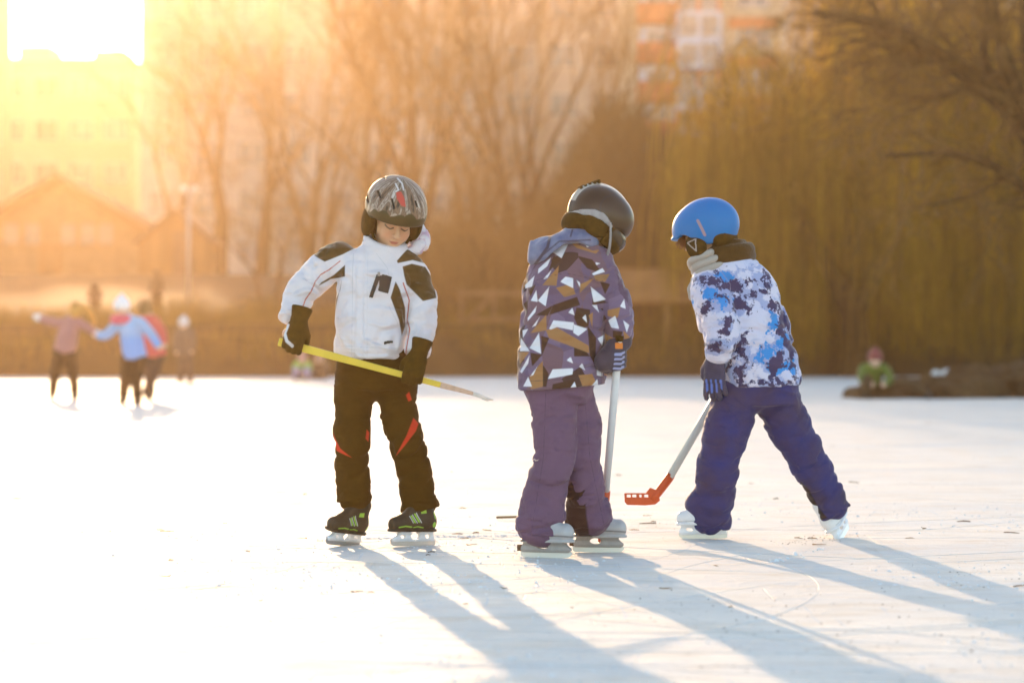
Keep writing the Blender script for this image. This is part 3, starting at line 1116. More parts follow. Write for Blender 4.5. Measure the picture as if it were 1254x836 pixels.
def frame_xy(x, y):
    """Rotation with columns x, y, z from an x axis and an approximate y."""
    x = nrm(x); y = np.asarray(y, float); y = nrm(y - x * (x @ y))
    return np.stack([x, y, np.cross(x, y)], 1)


def frame_yz(y, z):
    y = nrm(y); z = np.asarray(z, float); z = nrm(z - y * (y @ z))
    return np.stack([np.cross(y, z), y, z], 1)


# ---------------------------------------------------------------- skates (local: toe along +x, blade bottom at z = 0)
M_STEEL = material('blade_steel', (.62, .62, .62), .28, .5, metallic=.9)
M_HOLDER_W = material('white_blade_holder', (.80, .80, .82), .4, .4, var=.05, vscale=20)
M_HOLDER_G = material('grey_blade_holder', (.34, .31, .29), .45, .4, var=.12, vscale=25)
M_BOOT_K = material('black_boot', (.045, .026, .008), .55, .4, bump=.3, bscale=80, var=.2,
                    masks=[('green', (.30, .52, .05), .0015), ('pale', (.62, .64, .62), .0015)])
M_BOOT_G = material('grey_plastic_boot', (.42, .40, .40), .35, .45, var=.10, vscale=16,
                    masks=[('dark', (.06, .045, .04), .003)])
M_BOOT_W = material('white_boot', (.78, .77, .78), .4, .4, var=.05, vscale=14, masks=[('dark', (.35, .35, .38), .0015)])
M_LACE = material('laces', (.10, .085, .06), .8)
M_GREYTRIM = material('grey_trim', (.30, .29, .28), .5)


def skate_kind(kind):
    def boot(P):
        Q = P * V(1, 1.08, 1)
        if kind == 'g':     # rounded plastic shell with a bulbous toe
            d = chain(Q, [V(-.070, 0, .110), V(.02, 0, .108), V(.092, 0, .104)], [.044, .044, .042], .01)
            d = smin(d, chain(Q, [V(-.058, 0, .11), V(-.052, 0, .195)], [.047, .048]), .03)
            d = smin(d, cap(Q, V(.03, 0, .135), V(-.02, 0, .175), .034, .036), .02)
        else:
            d = chain(Q, [V(-.072, 0, .108), V(.0, 0, .104), V(.060, 0, .102), V(.100, 0, .098)], [.040, .039, .039, .034], .012)
            d = smin(d, chain(Q, [V(-.062, 0, .11), V(-.052, 0, .18), V(-.054, 0, .195)], [.042, .042, .044], .01), .03)
            d = smin(d, cap(Q, V(.045, 0, .118), V(-.012, 0, .180), .030, .032), .02)
        d = smax(d, .068 - P[:, 2], .008)
        # sole welt
        w = chain(P, [V(-.075, 0, .072), V(.0, 0, .072), V(.100, 0, .072)], [.042, .039, .036]) + .0
        w = smax(w, np.abs(P[:, 2] - .072) - .006, .003)
        d = np.minimum(d, w)
        return d - .001 * noise3(P * 40)

    def battr(v):
        Q = v[:, [0, 2]]
        if kind == 'k':
            gr = np.minimum.reduce([
                sdpoly(Q, [(-.012, .108), (-.002, .108), (.020, .148), (.010, .148)]),
                sdpoly(Q, [(.010, .106), (.019, .106), (.038, .138), (.029, .140)]),
                sdpoly(Q, [(-.045, .150), (-.020, .146), (-.018, .165), (-.040, .170)]),
                np.linalg.norm(Q - V(-.088, .098), axis=1) - .012,
                sdpoly(Q, [(-.100, .125), (-.090, .122), (-.084, .150), (-.092, .158)]),
                sdline(Q, [(.030, .088), (.065, .092), (.095, .086)], .003),
                sdline(Q, [(-.03, .085), (.0, .090), (.02, .086)], .0025)])
            pa = np.minimum(sdline(Q, [(-.018, .108), (.006, .150)], .0022), np.minimum(sdline(Q, [(.004, .106), (.026, .142)], .0018), sdline(Q, [(.024, .106), (.042, .136)], .0018)))
            return dict(green=gr, pale=pa)
        if kind == 'g':
            return dict(dark=np.minimum(sdpoly(Q, [(-.13, .07), (-.032, .07), (-.020, .115), (-.04, .30), (-.13, .30)]), sdline(Q, [(-.03, .098), (.10, .094), (.14, .09)], .0022)))
        return dict(dark=np.minimum(sdline(Q, [(-.10, .086), (.0, .088), (.14, .082)], .0015), sdline(Q, [(-.02, .10), (.0, .16)], .0015)))

    def holder(P):
        Q = P[:, [0, 2]]
        if kind == 'g':
            prof = [(-.098, .072), (-.104, .060), (-.114, .046), (-.116, .034), (-.108, .022), (.108, .022), (.120, .030), (.120, .040), (.106, .050), (.096, .060), (.096, .072)]
            holes = [((-.012, .050), (.026, .0125))]
        elif kind == 'k':
            prof = [(-.095, .072), (-.104, .045), (-.110, .022), (.112, .020), (.118, .036), (.086, .052), (.078, .072), (.030, .072), (.020, .060), (-.02, .060), (-.030, .072)]
            holes = [((-.004, .046), (.024, .016)), ((-.070, .046), (.014, .009)), ((.062, .044), (.013, .007))]
        else:
            prof = [(-.100, .072), (-.112, .040), (-.116, .020), (.114, .020), (.122, .040), (.112, .058), (.104, .072), (.030, .072), (.022, .066), (-.022, .066), (-.030, .072)]
            holes = [((-.005, .047), (.026, .011)), ((.070, .046), (.016, .008))]
        d = sdpoly(Q, prof)
        for c, r in holes:
            e = np.linalg.norm((Q - np.array(c)) / np.array(r), axis=1)
            d = np.maximum(d, (1 - e) * min(r) )
        th = np.interp(P[:, 2], [.02, .035, .05, .062, .072], [.007, .014, .011, .018, .032])
        return smax(d, np.abs(P[:, 1]) - th, .004)

    mb = {'k': M_BOOT_K, 'g': M_BOOT_G, 'w': M_BOOT_W}[kind]
    mh = {'k': M_HOLDER_W, 'g': M_HOLDER_G, 'w': M_HOLDER_W}[kind]
    lo, hi = V(-.14, -.06, .06), V(.16, .06, .235)
    v, f = polygonise(boot, lo, hi, .0035)
    boot_me = mesh_data('skate', v, f, mb, battr(v))
    v, f = polygonise(holder, V(-.13, -.035, .015), V(.13, .035, .08), .0025)
    hold_me = mesh_data('blade_holder', v, f, mh)
    hi_ = .030 if kind != 'g' else .026
    pr = [(-.118, hi_), (-.117, .008), (-.108, .001), (-.08, 0), (.08, 0), (.106, .002), (.121, .012), (.125, hi_)]
    b = MB().prism(pr, .0042)
    blade_me = mesh_data('blade', b.v, b.f, M_STEEL if kind != 'g' else material('pale_blade', (.66, .64, .60), .4, .4, metallic=.4), smooth=False)
    extra = []
    if kind == 'k':
        b = MB()
        for i in range(5):
            t = i / 4
            x, z = .048 - .062 * t, .144 + .068 * t
            b.tube([V(x, -.022, z - .006), V(x + .004, 0, z + .005), V(x - .003, .022, z - .006)], .0028, 6)
            b.tube([V(x, .022, z - .006), V(x + .004, 0, z + .006), V(x - .003, -.022, z + .004)], .0028, 6)
        extra.append(('laces', mesh_data('laces', b.v, b.f, M_LACE)))
    if kind == 'g':
        b = MB()
        b.box((-.012, -.046, .120), (.055, .006, .016)).box((.014, -.047, .121), (.014, .010, .022))
        extra.append(('buckle', mesh_data('buckle', b.v, b.f, material('dark_buckle', (.07, .05, .045), .5), smooth=False)))
        b = MB().box((-.122, 0, .040), (.02, .02, .026))
        extra.append(('heel_stopper', mesh_data('heel_stopper', b.v, b.f, material('brown_rubber', (.12, .06, .03), .8), smooth=False)))
    if kind == 'w':
        b = MB()
        b.box((-.020, -.041, .150), (.05, .006, .014)).box((-.02, .041, .150), (.05, .006, .014))
        extra.append(('strap', mesh_data('strap', b.v, b.f, M_GREYTRIM, smooth=False)))
    return boot_me, hold_me, blade_me, extra


SK = {k: skate_kind(k) for k in 'kgw'}


def put_skate(parent, kind, org, base, fwd, up=(0, 0, 1), sc=(.84, .95, .90)):
    up = nrm(up); x = np.asarray(fwd, float); x = nrm(x - up * (up @ x)); y = np.cross(up, x)
    M4 = Matrix(((x[0], y[0], up[0]), (x[1], y[1], up[1]), (x[2], y[2], up[2])))
    b, h, bl, ex = SK[kind]
    o = link('skate', b, parent)
    o.matrix_basis = Matrix.Translation(Vector(np.asarray(base) - org)) @ M4.to_4x4() @ Matrix.Diagonal((*sc, 1))
    hd = link('blade_holder', h, o); link('blade', bl, o)
    for n, me in ex:
        link(n, me, o)
    return o


def px_attr(D):
    """Photo-plane coordinates of garment points, for laying out its printed shapes."""
    def q(v):
        return np.stack([CX + v[:, 0] * F / D, CY - (v[:, 2] - H) * F / D], 1)
    return q


M_BLACKGLOVE = material('black_glove', (.075, .036, .002), .85, .12, var=.25, vscale=30, bump=.4, bscale=120, masks=[('pale', (.62, .62, .66), .0015)])
M_PADK = material('black_padding', (.062, .032, .004), .9, .12, var=.25, vscale=40, bump=.4, bscale=150)
# ================================================================ skater in the white jacket
def kid_white():
    D = 11.45
    p = at(D)
    k = D / F
    J = dict(pelvis=p(460, 452), chest=p(462, 350), neck=p(472, 308, .01),
             sh_r=p(410, 317), el_r=p(371, 358, -.03), wr_r=p(357, 392, -.09), hd_r=p(356, 410, -.11),
             sh_l=p(506, 331), el_l=p(518, 384, -.05), wr_l=p(511, 440, -.12), hd_l=p(508, 456, -.13),
             hip_r=p(439, 462), kn_r=p(431, 538, -.03), an_r=p(433, 618, .0),
             hip_l=p(483, 462), kn_l=p(499, 542, -.03), an_l=p(516, 622, .0))
    fr = head_frame(p(482.5, 269.5, -.03), 18, 27, 7)
    HS = 1.05
    root, org = body_obj(J, fr, HS, D, .0042)
    tag(root, 'child in a white jacket, dark trousers and striped helmet holding a yellow stick crosswise', 'person', 'children playing hockey on the ice')
    z = lambda py: p(0, py)[2]
    X = lambda px: p(px, 0)[0]
    q = px_attr(D)

    # jacket
    rows = [(298, 452, 490, .060, .015), (306, 436, 499, .080, .01), (314, 421, 508, .095, .0), (328, 413, 513, .108, -.005), (350, 414, 508, .120, -.01),
            (380, 413, 503, .128, -.012), (405, 411, 501, .132, -.012), (428, 410, 500, .134, -.01), (441, 413, 498, .128, -.008)]
    L = [(z(y), X((a + b) / 2), D + o, (b - a) / 2 * k, w) for y, a, b, w, o in rows]

    def jac(P):
        d = loft(P, L, 2.35)
        n = noise3(P * V(9, 9, 15) + 3.3)
        n2 = noise3(P * V(20, 20, 34) + 1.7)
        # gathers above the hem band
        hem = np.exp(-((P[:, 2] - z(424)) / .035) ** 2)
        d = d + .008 * np.exp(-(n / .2) ** 2) - .0035 - .004 * n2 - .004 * hem * np.sin(P[:, 0] * 120 + 6 * n)
        d = d + .004 * np.exp(-((P[:, 2] - z(434)) / .004) ** 2)
        a = limb(P, [J['sh_r'] + V(.02, 0, -.0), J['sh_r'] + V(-.03, 0, -.03), J['el_r'], p(357.5, 393, -.093)], [.066, .070, .064, .049], .012, .052, 1)
        d = smin(d, a, .024)
        b = limb(P, [J['sh_l'] + V(-.012, 0, .0), J['sh_l'] + V(.012, -.01, -.05), J['el_l'], p(512, 434, -.115)], [.060, .066, .063, .052], .011, .055, 2)
        kk = np.clip((P[:, 2] - z(352)) / .06, .15, 1) * .022
        d = smin(d, b, kk)
        # tall collar, open at the top
        ca, cb = p(470, 316, .0), p(474, 281, -.012)
        t = nrm(cb - ca)
        c = cap(P, ca, cb, .096, .081)
        tilt = nrm(V(.28, -.42, 1))
        c = smax(c, (P - p(474, 292, 0)) @ tilt, .006)
        d = smin(d, c, .012)
        inner = cap(P, p(472, 300, 0), p(478, 250, -.03), .066, .085)
        d = smax(d, -inner, .008)
        # zip placket and flap
        fx = np.abs(P[:, 0] - (X(443) - .0 + (z(330) - P[:, 2]) * -.01))
        front = P[:, 1] < D
        d = d - np.where(front, .004 * np.exp(-(fx / .017) ** 4), 0)
        d = d + np.where(front, .0035 * np.exp(-((fx - .019) / .0025) ** 2), 0)
        return d

    PATCH = [[(385, 314), (392, 301), (416, 286), (424, 283), (437, 304), (421, 313), (399, 322)],
             [(428, 283), (441, 279), (446, 296), (438, 303)],
             [(395, 347), (410, 338), (424, 326), (424, 340), (406, 343), (391, 352)],
             [(418, 357), (420, 345), (414, 371), (411, 388), (406, 376)],
             [(487, 321), (499, 307), (512, 310), (519, 316), (522, 324), (506, 320), (488, 324)],
             [(494, 328), (505, 324.5), (521, 328), (530, 342), (535, 366), (519, 370), (499, 350), (496, 339)],
             [(486, 346), (491, 356), (497, 378), (497, 400), (493, 412), (490, 393), (480, 366)]]
    RED = [[(418, 321), (404, 332), (394, 338), (388, 346), (383, 358), (376, 368), (371, 384)],
           [(495, 348), (502, 369), (499.5, 393), (503, 404), (498, 436)]]
    GRAY = [[(434, 312), (433, 436)], [(452, 312), (452, 436)], [(478, 376), (489, 398)], [(462, 312), (476, 330), (480, 348)], [(414, 424), (496, 428)],
            [(367, 379), (352, 382)], [(495, 430), (528, 434)]]

    def attrs(v):
        Q = q(v)
        dark = np.minimum.reduce([sdpoly(Q, t) for t in PATCH]) * k
        red = np.minimum.reduce([sdline(Q, t, .75) for t in RED]) * k
        gray = np.minimum.reduce([sdline(Q, t, .35) for t in GRAY]) * k
        gray = np.where(v[:, 1] > D, .05, gray); red = np.where(v[:, 1] > D + .02, .05, red)
        return dict(dark=dark, red=red, seam=gray)
    M_JW = material('white_ski_jacket', (.70, .645, .665), .75, .3, var=.03, vscale=12, bump=.35, bscale=45, wrinkle=.8, sheen=.3,
                    masks=[('seam', (.50, .48, .50), .0012), ('dark', (.085, .042, .003), .0018), ('red', (.45, .09, .05), .0014)])
    lo, hi = p(340, 446, -.32), p(540, 268, .22)
    jk = sdf_obj('jacket', jac, lo, hi, .0045, M_JW, root, org, attrs)
    # pocket zip and badge on the chest
    M_BADGE = material('black_pocket_trim', (.03, .024, .018), .6, .3, bump=.2, bscale=90)

    def front_y(px, py):
        P = np.array([p(px, py, o) for o in np.linspace(-.2, 0, 240)])
        dd = jac(P)
        i = np.argmax(dd < 0)
        return P[i][1]

    def decal(name, poly, m, parent, th=.004, out=0.0015):
        pl = np.array(poly, float)
        st = .6
        gx = np.arange(pl[:, 0].min() - 1, pl[:, 0].max() + 1.2, st); gy = np.arange(pl[:, 1].min() - 1, pl[:, 1].max() + 1.2, st)
        G = np.stack(np.meshgrid(gx, gy, indexing='ij'), -1)
        ins = (sdpoly(G.reshape(-1, 2), poly) < .35).reshape(G.shape[:2])
        idx = {}; vv = []; fs = []
        for i in range(len(gx)):
            for j in range(len(gy)):
                if ins[i, j]:
                    idx[i, j] = len(vv)
                    vv.append(V(p(gx[i], gy[j])[0], front_y(gx[i], gy[j]) - out, p(gx[i], gy[j])[2]))
        for (i, j) in list(idx):
            q_ = [(i, j), (i + 1, j), (i + 1, j + 1), (i, j + 1)]
            if all(t in idx for t in q_):
                fs.append([idx[t] for t in q_])
        mb = MB(); mb.add(vv, fs)
        o = mb.obj(name, m, parent, org, smooth=True)
        so_ = o.modifiers.new('thickness', 'SOLIDIFY'); so_.thickness = th; so_.offset = 0
        return o
    pk = decal('chest_pocket', [(463, 338), (467.5, 336.5), (466, 345), (458.5, 366), (454, 365.5)], M_BADGE, jk, out=.003)
    decal('pocket_badge', [(469.5, 338), (475, 339), (481.5, 341), (479.5, 351), (477, 361), (471, 359.5), (465, 357.5), (467, 348)], M_BADGE, jk, out=.0025)
    decal('pocket_badge_bar', [(465.5, 340), (468.5, 339), (471, 350), (469, 354), (466.5, 350)], M_BADGE, jk, out=.003)
    decal('zip_pull', [(464, 335), (467, 335), (467.5, 340), (464.5, 340)], material('zip_pull_grey', (.32, .28, .24), .4), pk, out=.005)
    decal('hem_tab', [(472, 419.5), (478, 418), (482.5, 418), (482.5, 420.5), (478, 421), (472.5, 422.5)], M_BADGE, jk)

    # bunched white hood behind the neck
    def hood(P):
        pts = [p(452, 300, .09), p(468, 298, .115), p(494, 290, .09), p(510, 284, .055), p(515, 299, .02), p(500, 313, -.01)]
        d = limb(P, pts, [.020, .034, .046, .038, .036, .022], .012, .035, 5, n=5, cut=False)
        d = smin(d, ell(P, p(509, 285, .05), (.034, .040, .052)), .02)
        return d
    def hood_attr(v):
        Q = q(v)
        w = noise3(v * 55) * .35 + noise3(v * 28 + 5)
        return dict(lining=(np.abs(w) - .07) * .03)
    M_HOOD = material('white_hood', (.68, .63, .67), .75, .3, bump=.3, bscale=60, sheen=.15, masks=[('lining', (.50, .30, .42), .0022)])
    sdf_obj('hood', hood, p(430, 322, -.08), p(528, 266, .18), .0045, M_HOOD, jk, org, hood_attr)

    # trousers
    M_TR = material('black_ski_trousers', (.068, .030, .001), .85, .12, var=.15, vscale=14, bump=.4, bscale=40, wrinkle=.8, wscale=9, masks=[('red', (.60, .05, .02), .0022)])
    def trou(P):
        L2 = [(z(425), X(457), D, 42 * k, .11), (z(445), X(458), D, 46 * k, .118), (z(462), X(458), D, 47 * k, .118), (z(478), X(459), D, 46 * k, .105)]
        d = loft(P, L2, 2.3)
        for a, kn, an, s in (('r', p(431, 538, -.025), p(435, 614, .0), 3), ('l', p(498, 540, -.025), p(515, 624, .0), 4)):
            hip = p(437 if a == 'r' else 484, 462, 0)
            mid = p(432 if a == 'r' else 487.5, 500, -.01)
            low = p(432 if a == 'r' else 507, 580, -.005)
            lim = limb(P, [hip, mid, kn, low, an], [.086, .077, .072, .069, .077], .013, .06, s, perp=6)
            d = smin(d, lim, .014)
        d = smin(d, ell(P, p(461, 468, 0), (.06, .09, .075)), .03)
        return d
    def tattr(v):
        Q = q(v)
        polys = [[(409, 530), (412, 538), (418, 549), (432.5, 560), (413, 552)], [(450, 526), (453, 530), (452, 541), (449, 537)],
                 [(507, 512), (513, 519), (510, 528), (497, 545), (485, 559), (499, 533)], [(498, 484), (502, 480), (505, 490), (501, 492)]]
        r = np.minimum.reduce([sdpoly(Q, t) for t in polys]) * k
        return dict(red=np.where(v[:, 1] > D + .01, .05, r))
    tr = sdf_obj('trousers', trou, p(400, 634, -.16), p(548, 424, .16), .0048, M_TR, root, org, tattr)

    # gloves on the stick
    s0, s1 = p(346, 419.5, -.155), p(603, 488, -.155)
    u = nrm(s1 - s0)
    def on_stick(px):
        t = (p(px, 0)[0] - s0[0]) / u[0]
        return s0 + u * t
    Rr = frame_xy(-u, V(.02, -.15, -1))
    S = 1.0
    orr = on_stick(362) - Rr @ V(0, .088, -.028) * S
    orr_f = lambda P: glove_sdf(P, orr, Rr, -1, S, (40, 75, 70), 1.0)
    def gattr(o, Rm):
        def a(v):
            Pl = (v - o) @ Rm
            Q = Pl[:, :2]
            m = np.minimum(sdline(Q, [(.036, .02), (.040, .055), (.024, .083), (-.002, .095)], .006), .05)
            return dict(pale=np.where(Pl[:, 2] < -.012, .05, m))
        return a
    c0 = orr
    sdf_obj('glove', orr_f, c0 - .17, c0 + .17, .004, M_BLACKGLOVE, root, org, gattr(orr, Rr))
    Rl = frame_xy(-u, V(-.05, -.15, -1))
    ol = on_stick(507) - Rl @ V(0, .088, -.028) * S
    sdf_obj('glove', lambda P: glove_sdf(P, ol, Rl, 1, S, (42, 75, 70), 1.0), ol - .17, ol + .17, .004, M_BLACKGLOVE, root, org, lambda v: dict(pale=np.full(len(v), .05)))

    # helmet
    M_HEL = material('striped_helmet', (.34, .25, .20), .5, .35, coat=.0, masks=[])
    nt = M_HEL.node_tree; N = nt.nodes; LK = nt.links
    bs = N['Principled BSDF']
    tc = N.new('ShaderNodeTexCoord')
    an = N.new('ShaderNodeAttribute'); an.attribute_name = 'lon'
    an2 = N.new('ShaderNodeAttribute'); an2.attribute_name = 'lat'
    cb = N.new('ShaderNodeCombineXYZ'); LK.new(an.outputs['Fac'], cb.inputs[0]); LK.new(an2.outputs['Fac'], cb.inputs[1])
    mp = N.new('ShaderNodeMapping'); mp.inputs['Scale'].default_value = (5.0, .9, 1); LK.new(cb.outputs[0], mp.inputs['Vector'])
    nz = N.new('ShaderNodeTexNoise'); nz.inputs['Scale'].default_value = 1.0; nz.inputs['Detail'].default_value = 4; LK.new(mp.outputs[0], nz.inputs['Vector'])
    cr = N.new('ShaderNodeValToRGB'); LK.new(nz.outputs['Fac'], cr.inputs[0])
    e = cr.color_ramp.elements
    e[0].position = .36; e[0].color = (.045, .028, .014, 1); e[1].position = .44; e[1].color = (.22, .14, .085, 1)
    for pos, c in ((.50, (.14, .085, .05, 1)), (.55, (.40, .34, .28, 1)), (.60, (.20, .13, .085, 1)), (.68, (.58, .52, .46, 1))):
        x = cr.color_ramp.elements.new(pos); x.color = c
    out = cr.outputs[0]
    for attr, c, w in (('red', (.55, .07, .045), .0025), ('white', (.7, .69, .68), .002), ('dark', (.050, .036, .006), .003), ('vent', (.02, .015, .01), .0012)):
        a = N.new('ShaderNodeAttribute'); a.attribute_name = attr
        mr = N.new('ShaderNodeMapRange'); mr.inputs['From Min'].default_value = -w; mr.inputs['From Max'].default_value = w
        mr.inputs['To Min'].default_value = 1; mr.inputs['To Max'].default_value = 0
        LK.new(a.outputs['Fac'], mr.inputs['Value'])
        mx = N.new('ShaderNodeMix'); mx.data_type = 'RGBA'; LK.new(mr.outputs[0], mx.inputs['Factor']); LK.new(out, mx.inputs['A']); mx.inputs['B'].default_value = (*c, 1)
        out = mx.outputs['Result']
    LK.new(out, bs.inputs['Base Color'])
    VENTS = [[(466.5, 213), (472, 221)], [(450.5, 240), (453, 250)], [(465, 237.5), (468.5, 246)], [(482, 248), (485, 259)], [(510, 250), (512, 256)]]
    def hel(P):
        l = to_local(P, fr) / HS
        d = ell(l, (0, .012, .050), (.118, .136, .114))
        d = smin(d, ell(l, (0, -.05, .045), (.10, .085, .075)), .03)
        zc = np.interp(l[:, 1], [-.13, -.06, .0, .05, .14], [.026, .018, -.012, -.045, -.055])
        d = smax(d, zc - l[:, 2], .010)
        d = smax(d, -ell(l, (0, .008, .03), (.094, .112, .095)), .006)
        Q = q(P)
        vt = np.minimum.reduce([sdline(Q, t, 1.15) for t in VENTS]) * k
        d = smax(d, -np.where(P[:, 1] < fr[0][1] + .02, np.maximum(vt, -(d + .008)), .05), .002)
        return d * HS
    def hattr(v):
        l = to_local(v, fr)
        Q = q(v)
        lon = np.arctan2(l[:, 0], -l[:, 1] + .02); lat = l[:, 2] * 14
        edge = .070 + .014 * np.abs(np.sin(lon * 9)) + .016 * np.abs(np.sin(lon * 4.3 + 1)) - .008
        bf = np.interp(np.abs(lon), [0, .9, 1.6, 3.2], [1, .8, .1, .0])
        dark = l[:, 2] - edge * bf - .0 + (1 - bf) * .03
        red = sdpoly(Q, [(487, 239), (493, 238), (497, 246), (499, 257), (494, 256), (488, 247)]) * k
        wh = (np.minimum(sdline(Q, [(486, 228), (490, 236), (487, 238)], .8), sdline(Q, [(488, 221), (494, 228), (496, 236)], .8)) * k)
        vt = np.minimum.reduce([sdline(Q, t, 1.3) for t in VENTS]) * k
        back = l[:, 1] > .04
        return dict(lon=lon, lat=lat, dark=dark, red=np.where(back, .05, red), white=np.where(back, .05, wh), vent=np.where(v[:, 1] < fr[0][1] + .02, vt, .05))
    hc = fr[0]
    hm = sdf_obj('helmet', hel, hc - V(.17, .19, .12), hc + V(.17, .19, .20), .0042, M_HEL, root, org, hattr)
    for sx in (-1, 1):
        f = lambda P: smax(ell(to_local(P, fr) / HS, (sx * .092, .012, -.022), (.026, .052, .066)) * HS - .0015 * noise3(P * 50), -head_sdf(P, fr, HS), .004)
        c = fr[0] + fr[1] @ V(sx * .092, .012, -.022)
        sdf_obj('ear_pad', f, c - .09, c + .09, .0045, M_PADK, hm, org)
    f = lambda P: smin(ell(to_local(P, fr) / HS, (0, .075, -.035), (.08, .05, .055)) * HS, ell(to_local(P, fr) / HS, (0, .06, -.06), (.06, .05, .05)), .02)
    sdf_obj('neck_padding', f, fr[0] - .16, fr[0] + .16, .006, M_PADK, hm, org)
    mb = MB()
    pts = [fr[0] + fr[1] @ V(*t) * HS for t in ((-.078, -.012, -.05), (-.066, -.028, -.078), (-.04, -.052, -.104), (0, -.066, -.112), (.04, -.052, -.104), (.066, -.028, -.078), (.078, -.012, -.05))]
    mb.tube(smooth_path(pts, [.006] * len(pts), 4)[0], .0062, 8, flat=.4)
    mb.obj('chin_strap', M_PADK, hm, org, smooth=True)

    put_skate(root, 'k', org, (p(438, 660, .02) + V(-.66, -.75, 0) * .048) * V(1, 1, 0) + V(-.030, .0, 0), V(-.66, -.75, 0), V(.30, -.10, 1))
    put_skate(root, 'k', org, (p(520, 668, -.02) + V(-.88, -.48, 0) * .050) * V(1, 1, 0), V(-.88, -.48, 0), V(.03, 0, 1))

    # the yellow stick
    M_YEL = material('yellow_shaft', (.72, .50, .04), .4, .4, var=.06, vscale=20)
    M_TAPE = material('worn_pink_tape', (.62, .42, .30), .8, .2, var=.15, vscale=60)
    M_BLADEW = material('worn_white_blade', (.78, .72, .64), .5, .4, var=.1, vscale=40)
    e = lambda px: on_stick(px)
    so = V(*(s0 + (s1 - s0) * .5))
    st = empty('hockey_stick', so)
    def bar(pa, pb, ha, hb, w):
        n = nrm(np.cross(V(0, 1, 0), u))
        mb = MB(); A = []
        for c, hh in ((pa, ha), (pb, hb)):
            A += [c + n * hh + V(0, -w, 0), c + n * hh + V(0, w, 0), c - n * hh + V(0, w, 0), c - n * hh + V(0, -w, 0)]
        mb.add(A, [(0, 1, 2, 3), (7, 6, 5, 4), (0, 4, 5, 1), (1, 5, 6, 2), (2, 6, 7, 3), (3, 7, 4, 0)])
        return mb
    bar(e(345), e(541), .0165, .0115, .010).obj('shaft', M_YEL, st, so, bevel=.004)
    bar(e(540.5), e(580), .0122, .0075, .0092).obj('tape', M_TAPE, st, so, bevel=.003)
    tip = MB()
    a, b, c, d_ = e(579), e(590), e(598), e(604)
    tip.tube([a, b + V(0, 0, -.002), c + V(0, 0, -.006), d_ + V(.0, 0, -.004)], [.0085, .0075, .006, .003], 8, flat=.6)
    tip.tube([b + V(0, 0, -.010), c + V(0, 0, -.014)], [.003, .0015], 6)
    tip.obj('blade', M_BLADEW, st, so, smooth=True)
    tag(st, 'yellow hockey stick with a pale worn tip held crosswise by the child in white', 'hockey stick')
kid_white()
# ================================================================ skater in the patterned purple jacket
def cr3(x, y):
    return 600 + x / 3.215, 200 + y / 3.215


